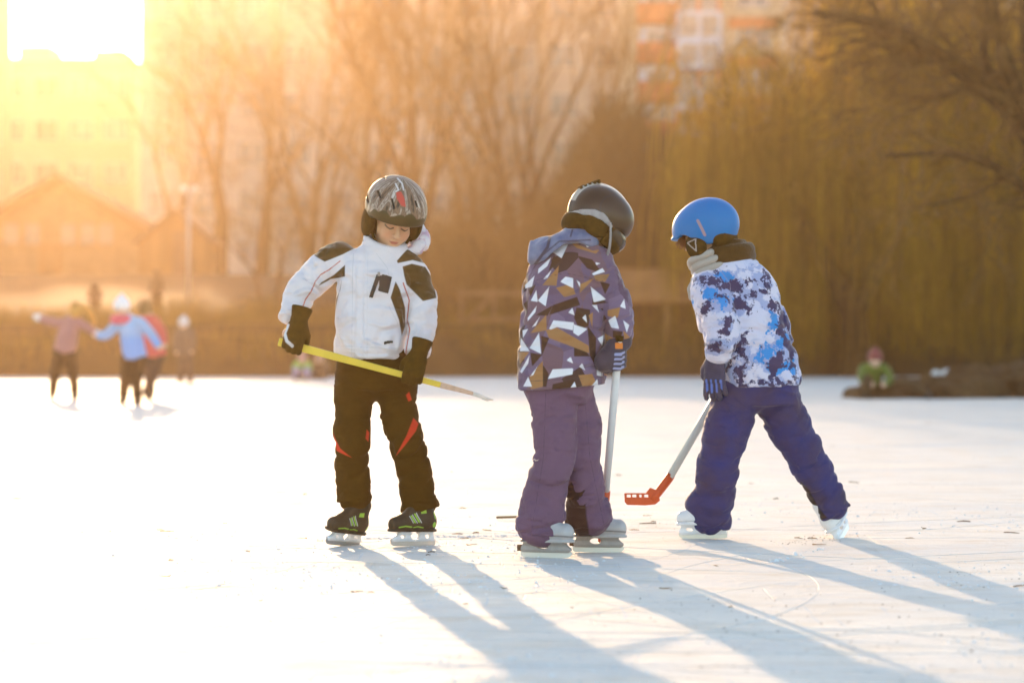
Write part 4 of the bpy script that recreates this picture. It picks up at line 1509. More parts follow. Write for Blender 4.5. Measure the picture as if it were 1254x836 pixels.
def kid_purple():
    D = 10.9
    p = at(D)
    k = D / F
    J = dict(pelvis=p(685, 478), chest=p(693, 370), neck=p(712, 318, .0),
             sh_r=p(736, 338, .04), el_r=p(757, 388, .06), wr_r=p(760, 418, .02), hd_r=p(759, 432, .0),
             sh_l=p(662, 340, .03), el_l=p(668, 395, .16), wr_l=p(700, 420, .24), hd_l=p(712, 428, .27),
             hip_r=p(704, 486, .05), kn_r=p(712, 560, .03), an_r=p(716, 640, .09),
             hip_l=p(675, 486, -.02), kn_l=p(676, 565, -.06), an_l=p(657, 655, -.06))
    fr = head_frame(p(729, 276, .01), 112, 30, 4)
    HS = 1.0
    root, org = body_obj(J, fr, HS, D, .006)
    tag(root, 'child in a purple jacket with white triangles and a matt brown helmet, seen from behind', 'person', 'children playing hockey on the ice')
    z = lambda py: p(0, py)[2]
    X = lambda px: p(px, 0)[0]
    q = px_attr(D)
    rows = [(297, 694, 734, .075, .01), (303, 676, 742, .09, .01), (312, 662, 748, .105, .01), (326, 652, 752, .12, .01), (350, 645, 752, .132, .01), (376, 640, 748, .142, .01),
            (400, 638, 744, .148, .01), (430, 636, 742, .150, .01), (455, 634, 741, .148, .01), (479, 632, 739, .145, .01)]
    L = [(z(y), X((a + b) / 2), D + o, (b - a) / 2 * k, w) for y, a, b, w, o in rows]

    def jac(P):
        d = loft(P, L, 2.2)
        n = noise3(P * V(8, 8, 14) + 7.3)
        n2 = noise3(P * V(19, 19, 30) + 2.2)
        d = d + .009 * np.exp(-(n / .2) ** 2) - .004 - .004 * n2
        hem = (P[:, 2] - (z(471) + .08 * (P[:, 0] - X(632)) * .35)) 
        d = smax(d, -(P[:, 2] - (z(480.5) + .085 * (P[:, 0] - X(632)))), .006)
        # right arm hangs forward; the upper sleeve bulges
        a = limb(P, [p(728, 336, .02), p(742, 352, -.02), p(756, 388, -.03), p(759, 416, -.05)], [.068, .074, .066, .052], .012, .05, 11)
        kk = np.clip((P[:, 2] - z(372)) / .06, .12, 1) * .028
        d = smin(d, a, kk)
        b = limb(P, [p(668, 336, .02), p(662, 362, .08), p(672, 398, .17), p(700, 418, .24)], [.064, .070, .062, .050], .010, .05, 12)
        d = smin(d, b, .02)
        # standing collar at the right, open at the top
        c = cap(P, p(716, 322, .0), p(723, 298, .02), .100, .085)
        c = smax(c, (P - p(724, 302, 0)) @ nrm(V(.30, 0, 1)), .006)
        d = smin(d, c, .02)
        d = smax(d, -cap(P, p(722, 306, 0), p(730, 270, .02), .066, .085), .008)
        return d
    WHITE = [[(245, 355), (312, 312), (280, 380)], [(190, 420), (240, 375), (225, 410), (188, 440)], [(138, 482), (175, 447), (165, 490), (140, 495)],
             [(160, 545), (182, 503), (187, 550)], [(188, 545), (232, 490), (218, 567)], [(148, 612), (183, 565), (178, 590), (148, 625)], [(165, 648), (195, 608), (180, 642)],
             [(208, 462), (247, 418), (225, 457)], [(274, 472), (295, 452), (325, 458), (325, 497)], [(393, 490), (455, 540), (405, 552)],
             [(398, 440), (440, 418), (450, 432), (405, 447)], [(230, 657), (248, 622), (328, 630), (322, 660), (262, 648), (240, 657)], [(327, 638), (382, 655), (345, 683), (325, 670)],
             [(305, 592), (322, 573), (330, 602)], [(155, 730), (192, 670), (200, 752)], [(118, 742), (122, 690), (156, 742)], [(118, 822), (155, 757), (150, 790), (125, 828)],
             [(156, 842), (187, 798), (170, 834)], [(226, 850), (245, 812), (325, 808), (322, 832)], [(298, 777), (315, 763), (325, 790)], [(348, 802), (360, 788), (372, 817)],
             [(360, 612), (374, 598), (379, 632)], [(463, 622), (490, 603), (505, 655), (475, 650)], [(508, 568), (525, 538), (531, 577)], [(420, 692), (447, 678), (440, 722)],
             [(418, 778), (447, 772), (440, 840), (418, 836)], [(368, 318), (397, 330), (380, 337)], [(412, 395), (432, 400), (415, 407)], [(398, 562), (418, 562), (427, 592)],
             [(338, 465), (352, 475), (352, 497)], [(300, 905), (330, 860), (345, 905)], [(490, 700), (520, 690), (510, 730)], [(520, 620), (545, 640), (535, 670)],
             [(130, 880), (150, 842), (165, 880)], [(395, 880), (420, 850), (425, 890)], [(150, 655), (130, 690), (128, 660)]]
    TAN = [[(205, 485), (270, 408), (260, 487)], [(258, 495), (320, 480), (335, 520), (290, 532)], [(353, 482), (412, 453), (350, 517)], [(158, 672), (220, 600), (222, 660)],
           [(218, 660), (262, 650), (385, 720), (388, 750), (230, 690)], [(155, 840), (207, 778), (207, 880), (160, 890)], [(113, 745), (155, 745), (118, 792)],
           [(308, 310), (402, 350), (430, 345), (415, 362), (340, 340)], [(405, 447), (470, 440), (450, 472), (413, 467)], [(460, 582), (510, 570), (500, 612), (460, 605)],
           [(450, 672), (480, 690), (470, 840), (448, 836)], [(385, 602), (402, 590), (400, 652)], [(520, 660), (560, 700), (530, 720)], [(345, 835), (400, 830), (430, 900), (370, 900)],
           [(130, 420), (150, 470), (128, 500)]]
    DARK = [[(228, 432), (250, 368), (277, 387)], [(248, 562), (340, 530), (352, 562), (230, 602)], [(178, 602), (250, 560), (225, 604)], [(338, 572), (392, 580), (385, 642), (350, 662), (328, 612)],
            [(200, 682), (232, 690), (202, 762)], [(158, 747), (205, 755), (165, 802)], [(328, 690), (392, 762), (328, 762)], [(400, 522), (462, 552), (400, 562)], [(430, 470), (470, 480), (450, 520)],
            [(340, 370), (400, 385), (440, 440), (380, 420)], [(150, 500), (180, 480), (160, 530)], [(205, 790), (230, 830), (220, 880), (205, 880)], [(480, 660), (520, 665), (510, 690), (480, 690)],
            [(128, 560), (150, 540), (146, 600)], [(380, 640), (415, 690), (412, 800), (390, 760)], [(245, 870), (330, 850), (350, 905), (240, 910)]]
    conv = lambda polys: [[cr3(*t) for t in poly] for poly in polys]
    WH, TN, DK = conv(WHITE), conv(TAN), conv(DARK)

    def attrs(v):
        Q = q(v)
        f = lambda ps: np.minimum.reduce([sdpoly(Q, t) for t in ps]) * k
        yy = v[:, 1]
        seam = np.minimum.reduce([sdline(Q, t, .35) for t in ([(739, 400), (735, 474)], [(634, 468), (736, 462)], [(655, 345), (690, 336), (738, 346)])]) * k
        return dict(white=f(WH), tan=f(TN), dk=f(DK), seam=seam)
    M_JP = material('triangle_print_jacket', (.150, .105, .225), .75, .3, var=.0, bump=.35, bscale=45, wrinkle=.8, sheen=.3, vscale=3.5, col2=(.215, .120, .165),
                    masks=[('dk', (.058, .022, .008), .0018), ('tan', (.33, .16, .06), .0018), ('white', (.70, .69, .74), .0016), ('seam', (.06, .04, .05), .001)])
    nt = M_JP.node_tree; N = nt.nodes; LK = nt.links
    tc = N.new('ShaderNodeTexCoord'); vr = N.new('ShaderNodeTexVoronoi'); vr.inputs['Scale'].default_value = 13
    mpv = N.new('ShaderNodeMapping'); mpv.inputs['Rotation'].default_value = (.3, .5, .4); mpv.inputs['Scale'].default_value = (1, 1, .62)
    LK.new(tc.outputs['Object'], mpv.inputs['Vector']); LK.new(mpv.outputs[0], vr.inputs['Vector'])
    sp = N.new('ShaderNodeSeparateColor'); LK.new(vr.outputs['Color'], sp.inputs[0])
    cr = N.new('ShaderNodeValToRGB'); cr.color_ramp.interpolation = 'CONSTANT'; LK.new(sp.outputs[0], cr.inputs[0])
    e = cr.color_ramp.elements; e[0].color = (.135, .088, .150, 1); e[1].position = .38; e[1].color = (.155, .088, .115, 1)
    for pos, c in ((.62, (.060, .026, .020)), (.82, (.17, .115, .19)), (.95, (.105, .06, .10))):
        x = cr.color_ramp.elements.new(pos); x.color = (*c, 1)
    tgt = next(l for l in LK if l.from_node.type == 'MIX' and l.to_node.type == 'MIX')
    first = next(n for n in N if n.type == 'MIX' and not any(l.from_node.type == 'MIX' for l in n.inputs['A'].links) and n.inputs['A'].links == () or (n.type == 'MIX' and n == tgt.from_node))
    for l in list(LK):
        if l.from_node == first and l.to_node.type == 'MIX':
            tosock = l.to_socket; LK.remove(l); LK.new(cr.outputs[0], tosock)
            break
    jk = sdf_obj('jacket', jac, p(620, 486, -.3), p(785, 286, .40), .0045, M_JP, root, org, attrs)

    # wide fabric hood lying on the back
    def hood(P):
        d = ell(P, p(694, 303, -.035), (.135, .085, .062), np.array(Matrix.Rotation(rad(-16), 3, 'Y')))
        d = smin(d, ell(P, p(664, 312, -.01), (.050, .075, .066)), .03)
        d = smin(d, ell(P, p(716, 306, .03), (.105, .075, .045), np.array(Matrix.Rotation(rad(18), 3, 'Y'))), .02)
        d = smax(d, -ell(P, p(722, 284, .03), (.108, .12, .075)), .012)
        Qh = q(P)
        low = sdpoly(Qh, [(560, 420), (560, 336), (651, 333), (662, 326), (672, 311), (688, 301), (708, 299), (728, 304), (745, 316), (800, 316), (800, 420)]) * k
        d = smax(d, -low, .010)
        n = noise3(P * V(16, 10, 9) + 4.4)
        return d - .009 * (1 - 2.2 * np.abs(n)) - .003 * noise3(P * 30)
    def hattr(v):
        Q = q(v)
        lines = np.minimum.reduce([sdline(Q, [(676, 280), (670, 305), (652, 330)], 1.8), sdline(Q, [(702, 278), (698, 292)], 1.0), sdline(Q, [(660, 318), (684, 298), (722, 296)], .9)]) * k
        return dict(dk=lines)
    M_HD = material('denim_blue_hood', (.085, .105, .21), .8, .3, bump=.3, bscale=50, sheen=.25, vscale=14, var=.0, col2=(.21, .24, .34), masks=[('dk', (.055, .045, .07), .002)])
    sdf_obj('hood', hood, p(636, 334, -.2), p(752, 268, .16), .0045, M_HD, jk, org, hattr)

    # trousers
    M_TP = material('purple_ski_trousers', (.140, .078, .130), .75, .2, var=.10, vscale=9, bump=.4, bscale=40, wrinkle=.8, wscale=9, sheen=.1, masks=[('dk', (.045, .022, .018), .004), ('logo', (.62, .5, .45), .0012), ('seam', (.07, .04, .07), .001)])
    def trou(P):
        L2 = [(z(462), X(686), D + .01, 47 * k, .125), (z(480), X(683), D + .01, 42 * k, .125), (z(495), X(684), D + .01, 36 * k, .11)]
        d = loft(P, L2, 2.2)
        l = limb(P, [p(676, 488, -.02), p(680, 520, -.04), p(677, 560, -.07), p(666, 605, -.075), p(660.5, 652, -.07)], [.094, .088, .079, .082, .096], .016, .058, 13, perp=6)
        r = limb(P, [p(700, 488, .05), p(711, 522, .04), p(712, 556, .02), p(716, 598, .05), p(723, 643, .08)], [.088, .080, .077, .078, .090], .016, .058, 14, perp=6)
        d = smin(smin(d, r, .014), l, .012)
        # cuffs follow the boots
        return d
    def tattr(v):
        Q = q(v)
        dk = sdpoly(Q, [(688, 604), (700, 590), (716, 600), (718, 630), (722, 656), (690, 664)]) * k
        logo = sdline(Q, [(651, 564), (654, 561.5), (656, 563.5), (659, 562)], .7) * k
        sm = np.minimum(sdline(Q, [(668, 480), (665, 560), (650, 650)], .3), sdline(Q, [(716, 490), (722, 560), (740, 645)], .3)) * k
        far = v[:, 1] > D + .0
        return dict(dk=np.where(v[:, 1] < D - .02, .05, dk), logo=np.where(far, .05, logo), seam=sm)
    sdf_obj('trousers', trou, p(625, 666, -.25), p(765, 458, .25), .005, M_TP, root, org, tattr)

    # gloves
    M_GB = material('blue_black_glove', (.048, .036, .055), .7, .3, var=.2, vscale=25, bump=.4, bscale=120, sheen=.15,
                    masks=[('pale', (.30, .32, .52), .0015), ('orange', (.70, .20, .03), .0015)])
    top, bot = p(756.5, 428, -.075), p(738.5, 668, .20)
    u = nrm(bot - top)
    Rg = frame_yz(V(.72, .30, -.45), V(.45, -.9, .1))
    Rg = frame_xy(u if u[2] < 0 else -u, V(.78, .35, -.35))
    S = .98
    og = (top + u * .035) - Rg @ V(0, .086, -.030) * S
    wr = p(760, 416, -.05)
    def glove(P):
        d = glove_sdf(P, og, Rg, 1, S, (42, 78, 70), 1.0, cuff=False)
        c = chain(P, [wr + V(-.002, 0, .02), wr + V(0, 0, -.008), og + Rg @ V(0, .02, .0)], [.043, .040, .036], .01)
        return smin(d, c, .014)
    def gattr(v):
        Pl = (v - og) @ Rg
        Q = Pl[:, :2]
        st = np.minimum.reduce([sdline(Q, [(x - .002, .058), (x, .10)], .0052) for x in (.028, .0085, -.011, -.029)])
        Qp = q(v)
        orange = sdpoly(Qp, [(752, 420.5), (761.5, 420.5), (761.5, 428), (752, 428)]) * k
        return dict(pale=np.where(Pl[:, 2] < -.03, .05, st), orange=np.where(v[:, 1] > wr[1], .05, orange))
    sdf_obj('glove', glove, og - .17, og + .17, .004, M_GB, root, org, gattr)
    Rl = frame_yz(V(.5, .6, -.5), V(-.3, .5, .8))
    ol = p(700, 420, .25)
    sdf_obj('glove', lambda P: glove_sdf(P, ol, Rl, 1, S, (35, 50, 40), .5), ol - .17, ol + .17, .005, M_GB, root, org, lambda v: dict(pale=np.full(len(v), .05), orange=np.full(len(v), .05)))

    # helmet: matt shell, pale ridge with slots along the crown, goggles at the front, pale side band
    M_HB = material('matt_brown_helmet', (.038, .020, .006), .36, .4, coat=.1, var=.05, vscale=20,
                    masks=[('ridge', (.44, .38, .30), .003), ('slot', (.02, .015, .01), .0012), ('line', (.03, .02, .015), .0012)])
    def hel(P):
        l = to_local(P, fr)
        d = ell(l, (0, .006, .038), (.108, .124, .118))
        d = smin(d, ell(l, (0, -.055, .045), (.100, .080, .085)), .03)
        zc = np.interp(l[:, 1], [-.14, -.07, -.01, .04, .14], [.018, .008, -.020, -.045, -.055])
        d = smax(d, zc - l[:, 2], .010)
        d = smax(d, -ell(l, (0, .004, .02), (.095, .114, .100)), .006)
        # raised spine over the crown
        d = smin(d, smax(ell(l, (0, .0, .044), (.034, .134, .121)), -.02 - l[:, 2], .01), .008)
        return d
    def hattr2(v):
        l = to_local(v, fr)
        ridge = np.abs(l[:, 0]) - .030
        ridge = np.maximum(ridge, .03 - l[:, 2])
        ang = np.arctan2(l[:, 1], l[:, 2])
        slot = np.minimum.reduce([np.hypot((ang - a) * .13, (np.abs(l[:, 0]) - .017) * 2.2) - .010 for a in (-1.05, -.62, -.2, .25)])
        line = np.abs(ell(l, (0, -.02, .05), (.14, .10, .085))) - .0018
        return dict(ridge=ridge, slot=slot, line=np.where(np.abs(l[:, 0]) < .035, .05, line))
    hc = fr[0]
    hm = sdf_obj('helmet', hel, hc - .2, hc + .2, .0042, M_HB, root, org, hattr2)
    # goggles: frame + lens, and the pale elastic band round the back
    M_LENS = material('dark_goggle_lens', (.045, .028, .012), .22, .4)
    M_BAND = material('grey_goggle_band', (.30, .28, .28), .7, .3, var=.15, vscale=50)
    def loc(f, c, r, res=.0042):
        cw = hc + fr[1] @ V(*c)
        return (lambda P: f(to_local(P, fr))), cw - r, cw + r, res
    def gog(l):
        d = smax(ell(l, (0, -.025, -.022), (.100, .112, .078)), -ell(l, (0, -.02, -.02), (.084, .092, .1)), .004)
        d = smax(d, l[:, 1] + .030 + .25 * (l[:, 2] + .02), .006)
        return d
    fn, lo, hi, r_ = loc(gog, (0, -.06, 0), .13)
    gg = sdf_obj('goggles', fn, lo, hi, r_, M_PADK, hm, org)
    def lens(l):
        d = smax(ell(l, (0, -.028, -.020), (.101, .114, .064)), -ell(l, (0, -.02, -.02), (.084, .092, .1)), .002)
        return smax(d, l[:, 1] + .042 + .25 * (l[:, 2] + .02), .004)
    fn, lo, hi, r_ = loc(lens, (0, -.06, 0), .13)
    sdf_obj('lens', fn, lo, hi, r_, M_LENS, gg, org)
    def band(l):
        e = np.abs(ell(l, (0, .006, .038), (.113, .129, .123))) - .003
        zc = np.interp(l[:, 1], [-.06, -.02, .02, .06, .10, .14], [-.016, -.002, .008, .006, -.012, -.045])
        return smax(smax(e, np.abs(l[:, 2] - zc) - np.interp(l[:, 1], [-.03, .03, .12], [.007, .015, .013]), .003), -.034 - l[:, 1], .003)
    fn, lo, hi, r_ = loc(band, (0, 0, 0), .17, .004)
    sdf_obj('goggle_band', fn, lo, hi, r_, M_BAND, hm, org)
    for sx in (-1, 1):
        fn, lo, hi, r_ = loc(lambda l: smax(ell(l, (sx * .084, .022, -.028), (.020, .055, .045)), -ell(l, (sx * .112, .022, -.03), (.012, .018, .018)), .004), (sx * .09, .01, -.035), .09, .005)
        sdf_obj('ear_pad', fn, lo, hi, r_, M_PADK, hm, org)
    fn, lo, hi, r_ = loc(lambda l: ell(l, (0, .070, -.035), (.085, .055, .050)), (0, .07, -.035), .12, .006)
    sdf_obj('neck_padding', fn, lo, hi, r_, M_PADK, hm, org)
    mb = MB()
    pts = [fr[0] + fr[1] @ V(*t) for t in ((.108, -.015, .005), (.100, -.045, -.045), (.075, -.072, -.09), (0, -.085, -.120), (-.075, -.072, -.09), (-.102, -.045, -.045), (-.110, -.015, .005))]
    mb.tube(smooth_path(pts, [.006] * len(pts), 4)[0], .0085, 8, flat=.5)
    mb.obj('chin_strap', M_BAND, hm, org, smooth=True)
    # goggle clip at the back of the crown
    c0 = hc + fr[1] @ V(0, .10, .135)
    mb = MB()
    for i in range(5):
        t = i / 4
        mb.box(hc + fr[1] @ V(.0, .068 + .052 * t, .152 - .060 * t), (.030, .011, .016), fr[1] @ np.array(Matrix.Rotation(rad(-45), 3, 'X')))
    mb.obj('rear_clip', M_PADK, hm, org, bevel=.003)

    put_skate(root, 'g', org, V(p(657, 0)[0] + .034, H * F / (683.5 - CY), 0), V(.93, -.30, 0), V(.0, .0, 1))
    put_skate(root, 'g', org, V(p(722, 0)[0] + .036, H * F / (677 - CY), 0), V(.99, .10, 0), V(.02, 0, 1))

    # hockey stick with a white shaft
    M_WS = material('white_plastic_shaft', (.70, .69, .70), .4, .4, var=.05, vscale=15)
    so = (top + bot) / 2
    st = empty('hockey_stick', so)
    cut = top + (bot - top) * .735
    MB().tube([top - u * .035, top + u * .1, cut], [.0155, .0155, .0145], 12).obj('shaft', M_WS, st, so, smooth=True)
    MB().tube([top - u * .055, top - u * .034], [.0165, .0165], 12).obj('end_cap', M_PADK, st, so, smooth=True)
    MB().tube([cut, top + (bot - top) * .86, bot + V(0, 0, .0)], [.0185, .0165, .014], 12).obj('socket', M_REDP, st, so, smooth=True)
    # the blade lies along the ice away from the camera
    bx = nrm(V(.25, 1, 0))
    stick_blade(st, bot, bx, so)
    tag(st, 'hockey stick with a white shaft and red socket upright beside the purple jacket', 'hockey stick')


M_REDP = material('red_plastic', (.62, .085, .015), .42, .4, var=.06, vscale=25)


def stick_blade(st, heel, bx, so, z0=.002):
    """Moulded blade with a row of slots; local x from the heel to the toe, z up."""
    bx = nrm(bx); zz = V(0, 0, 1); yy = np.cross(zz, bx)
    Rm = np.stack([bx, yy, zz], 1)
    base = np.asarray(heel) * V(1, 1, 0) + V(0, 0, z0)
    def f(P):
        l = (P - base) @ Rm
        Q = l[:, [0, 2]]
        d = sdpoly(Q, [(-.012, .062), (-.020, .020), (.000, .004), (.040, .0), (.118, .002), (.128, .014), (.130, .052), (.040, .052), (.022, .075)])
        for x0 in (.038, .062, .088, .111):
            d = np.maximum(d, -(np.maximum(np.abs(Q[:, 0] - x0) - (.0085 if x0 != .062 else .005), np.abs(Q[:, 1] - .040) - .0055)))
        return smax(d, np.abs(l[:, 1] - .010 * (Q[:, 0] / .13) ** 2) - .0065, .003)
    c = base + bx * .05
    return sdf_obj('blade', f, c - V(.11, .11, .03), c + V(.11, .11, .10), .0024, M_REDP, st, so)


kid_purple()
# ================================================================ skater in the mountain print jacket
def kid_blue():
    D = 11.85
    p = at(D)
    k = D / F
    J = dict(pelvis=p(928, 466), chest=p(910, 375), neck=p(886, 322, .0),
             sh_l=p(872, 350, -.03), el_l=p(877, 402, -.07), wr_l=p(872, 438, -.09), hd_l=p(871, 455, -.09),
             sh_r=p(925, 345, .10), el_r=p(918, 400, .22), wr_r=p(908, 440, .27), hd_r=p(905, 450, .28),
             hip_l=p(906, 482, -.02), kn_l=p(884, 560, -.04), an_l=p(872, 636, .0),
             hip_r=p(948, 482, .04), kn_r=p(980, 560, .02), an_r=p(1022, 626, .02))
    fr = head_frame(p(866, 290, .0), -118, 15, 0)
    HS = 1.0
    root, org = body_obj(J, fr, HS, D, .006)
    tag(root, 'child in a mountain print jacket and smooth blue helmet striding with a red-bladed stick', 'person', 'children playing hockey on the ice')
    z = lambda py: p(0, py)[2]
    X = lambda px: p(px, 0)[0]
    q = px_attr(D)
    rows = [(317, 872, 922, .075, .0), (322, 862, 930, .09, .0), (332, 852, 938, .108, .0), (348, 849, 948, .122, .0), (370, 851, 957, .132, .0),
            (400, 856, 966, .136, .0), (430, 866, 973, .138, .0), (455, 876, 978, .138, .0), (473, 882, 980, .134, .0)]
    L = [(z(y), X((a + b) / 2), D + o, (b - a) / 2 * k, w) for y, a, b, w, o in rows]

    def jac(P):
        d = loft(P, L, 2.2)
        d = smax(d, -(P[:, 2] - (z(475) - .03 * (P[:, 0] - X(882)))), .006)
        n = noise3(P * V(9, 9, 14) + 11.3)
        n2 = noise3(P * V(20, 20, 30) + 5.2)
        hem = np.exp(-((P[:, 2] - z(462)) / .03) ** 2)
        d = d + .009 * np.exp(-(n / .2) ** 2) - .004 - .004 * n2 - .003 * hem * np.sin(P[:, 0] * 140 + 7 * n)
        a = limb(P, [p(874, 346, -.0), p(868, 362, -.08), p(881, 402, -.15), p(875, 437, -.15)], [.068, .078, .076, .058], .013, .052, 21)
        kk = np.clip((P[:, 2] - z(372)) / .05, .2, 1) * .03
        d = smin(d, a, kk)
        b = limb(P, [p(918, 345, .06), p(920, 370, .14), p(918, 402, .22), p(909, 436, .27)], [.066, .070, .062, .052], .01, .05, 22)
        d = smin(d, b, .02)
        c = cap(P, p(893, 330, .0), p(880, 312, .01), .100, .086)
        c = smax(c, (P - p(880, 317, 0)) @ nrm(V(-.3, 0, 1)), .006)
        d = smin(d, c, .02)
        d = smax(d, -cap(P, p(885, 322, 0), p(870, 285, .0), .064, .085), .008)
        return d

    def blob(Q, items):
        return np.minimum.reduce([np.linalg.norm((Q - V(a, b)) / V(rx, ry), axis=1) * min(rx, ry) - min(rx, ry) for a, b, rx, ry in items]) * k
    DARKB = [(873, 353, 14, 7), (895, 351, 16, 9), (915, 362, 13, 8), (905, 376, 9, 10), (940, 378, 9, 7), (905, 430, 9, 13), (957, 395, 7, 16), (950, 440, 13, 9), (966, 425, 6, 18),
             (870, 343, 10, 5), (930, 345, 9, 5), (872, 425, 12, 6), (900, 455, 12, 9), (862, 376, 6, 6), (943, 470, 30, 3.5), (886, 400, 7, 6)]
    BLUEB = [(938, 432, 15, 8), (957, 418, 9, 10), (880, 371, 14, 8), (950, 448, 13, 8), (866, 363, 9, 6), (944, 395, 6, 12), (888, 341, 12, 5), (925, 440, 8, 7), (968, 445, 5, 12)]
    def attrs(v):
        Q = q(v)
        sm = np.minimum.reduce([sdline(Q, t, .35) for t in ([(893, 470), (978, 470)], [(888, 398), (892, 350), (878, 330)], [(900, 330), (945, 338)])]) * k
        return dict(rock=np.clip(blob(Q, DARKB), -1, .033), blue=np.clip(blob(Q, BLUEB) + .003, -1, .05), lilac=np.minimum(np.clip(blob(Q, BLUEB + DARKB), -1, .03) - .012, .03), seam=sm)
    M_JM = material('mountain_print_jacket', (.66, .62, .72), .75, .3, vscale=7, var=.0, bump=.35, bscale=45, wrinkle=.8, sheen=.3, col2=(.57, .57, .74),
                    masks=[('lilac', (.34, .38, .60), .004, .22, 11.), ('blue', (.03, .25, .64), .003, .22, 15.), ('rock', (.045, .036, .10), .002, .28, 19.), ('seam', (.25, .25, .36), .001)])
    jk = sdf_obj('jacket', jac, p(838, 482, -.32), p(996, 306, .40), .0045, M_JM, root, org, attrs)

    # neck warmer: dark ribbed folds behind, pale ribbed front
    M_NW = material('brown_neck_warmer', (.075, .036, .006), .9, .2, var=.15, vscale=30, bump=.5, bscale=120, sheen=.3)
    def warm(P):
        d = None
        for i, (a, b, r) in enumerate(((p(874, 309, .0), p(910, 309, .0), .036), (p(868, 318, .0), p(914, 317, .0), .036))):
            c = (a + b) / 2
            t = V(.085 + .006 * i, .080, 0)
            l = P - c
            l = l @ np.array(Matrix.Rotation(rad(-7), 3, 'Y'))
            ring = np.hypot(np.linalg.norm(l[:, :2] / t[:2] * .083, axis=1) - .083, l[:, 2] * .9) - .026
            d = ring if d is None else smin(d, ring, .006)
        l = P - p(888, 300, 0)
        d = smin(d, smax(np.hypot(l[:, 0] * .95, l[:, 1]) - .083, np.abs(l[:, 2] + .02) - .04, .01), .01)
        return d - .002 * noise3(P * V(30, 30, 60))
    sdf_obj('neck_warmer', warm, p(838, 332, -.16), p(936, 284, .16), .0045, M_NW, root, org)
    M_NG = material('grey_ribbed_scarf', (.40, .36, .32), .9, .2, bump=.4, bscale=120, sheen=.3)
    def scarf(P):
        d = None
        for i in range(3):
            a, b = p(848 + 3.4 * i, 328 + 7.2 * i, .04), p(860 + 6.2 * i, 314 + 7.2 * i, -.085)
            m = (a + b) / 2 + V(-.030, -.035, 0)
            c = chain(P, smooth_path([a, m, b, b + V(.03, .0, .012)], [.016] * 4, 4)[0], [.0145] * 13)
            d = c if d is None else smin(d, c, .0015)
        return d
    sdf_obj('ribbed_scarf', scarf, p(835, 352, -.16), p(885, 300, .12), .004, M_NG, root, org)
    # tassel end below the scarf
    sdf_obj('scarf_end', lambda P: chain(P, [p(850, 345, -.03), p(846, 356, -.03), p(845, 366, -.03)], [.018, .015, .010], .01) - .004 * noise3(P * 70),
            p(836, 374, -.08), p(862, 336, .02), .004, M_NG, root, org)
    # hair blown out from under the helmet at the forehead
    M_HAIR = material('copper_hair', (.30, .12, .035), .5, .4, trans=.3)
    g = np.random.default_rng(8)
    A, B = [], []
    for i in range(260):
        l0 = V(g.uniform(-.06, .07), -.088 + g.uniform(-.008, .01), .028 + g.uniform(-.01, .012))
        d = nrm(V(g.normal(0, .3), -.35 + g.normal(0, .2), -1))
        pnt = l0
        for s_ in range(3):
            e_ = pnt + d * g.uniform(.010, .022)
            A.append(fr[0] + fr[1] @ pnt); B.append(fr[0] + fr[1] @ e_); pnt = e_
            d = nrm(d + g.normal(0, .2, 3))
    v, f = segs_mesh(A, B, np.full(len(A), .0012), np.full(len(A), .0008), 3)
    link('hair', mesh_data('hair', v - org, f, M_HAIR), root)

    # trousers
    M_TN = material('navy_ski_trousers', (.062, .045, .088), .75, .2, var=.12, vscale=8, bump=.4, bscale=40, wrinkle=.8, wscale=9, sheen=.1, col2=(.026, .036, .165), masks=[('dk', (.03, .02, .02), .003), ('zip', (.02, .015, .02), .001)])
    def trou(P):
        L2 = [(z(458), X(932), D + .0, 46 * k, .118), (z(476), X(929), D + .0, 49 * k, .125), (z(497), X(926), D + .01, 54 * k, .12)]
        d = loft(P, L2, 2.2)
        l = limb(P, [p(902, 490, -.02), p(889, 525, -.035), p(880, 562, -.05), p(876, 598, -.03), p(869, 642, .0)], [.102, .095, .089, .085, .086], .014, .055, 23, perp=6)
        r = limb(P, [p(950, 488, .03), p(968, 524, .03), p(986, 558, .02), p(1004, 590, .02), p(1025, 630, .02)], [.098, .091, .085, .077, .072], .014, .055, 24, perp=6)
        d = smin(smin(d, r, .014), l, .014)
        d = smin(d, ell(P, p(927, 484, 0), (.10, .10, .065)), .03)
        # bunched fold above the left boot
        d = smin(d, ell(P, p(853, 618, -.01), (.05, .07, .05)), .03)
        return d
    def tattr(v):
        Q = q(v)
        dk = sdpoly(Q, [(980, 590), (990, 600), (1002, 622), (1012, 634), (1000, 640), (984, 616)]) * k
        zp = sdline(Q, [(1020, 570), (1034, 595), (1043, 624)], .9) * k
        return dict(dk=dk, zip=zp)
    sdf_obj('trousers', trou, p(835, 662, -.25), p(1062, 454, .25), .005, M_TN, root, org, tattr)

    # gloves
    M_GC = material('navy_glove', (.050, .045, .085), .7, .3, var=.2, vscale=25, bump=.4, bscale=120, sheen=.15, masks=[('pale', (.10, .17, .52), .0015)])
    S = 1.06
    ol = p(873, 441, -.14)
    Rl = frame_yz(V(-.03, .0, -1), V(-.30, -.9, .0))
    def gattr(v):
        Pl = (v - ol) @ Rl
        Q = Pl[:, :2]
        st = np.minimum.reduce([sdline(Q, [(x, .085), (x - .001, .155)], .0045) for x in (.030, .0105, -.010, -.030)] + [sdline(Q, [(-.034, -.018), (.036, -.010)], .008)])
        return dict(pale=np.where(Pl[:, 2] < -.002, .05, st))
    sdf_obj('glove', lambda P: glove_sdf(P, ol, Rl, 1, S, (14, 22, 18), .25, .8, cuff_r=.047), ol - .22, ol + .19, .0038, M_GC, root, org, gattr)
    # the stick hand is on the far side of the body
    heel, sock, top = p(803, 612, .12), p(822.5, 587.5, .15), p(904, 452, .30)
    u = nrm(top - sock)
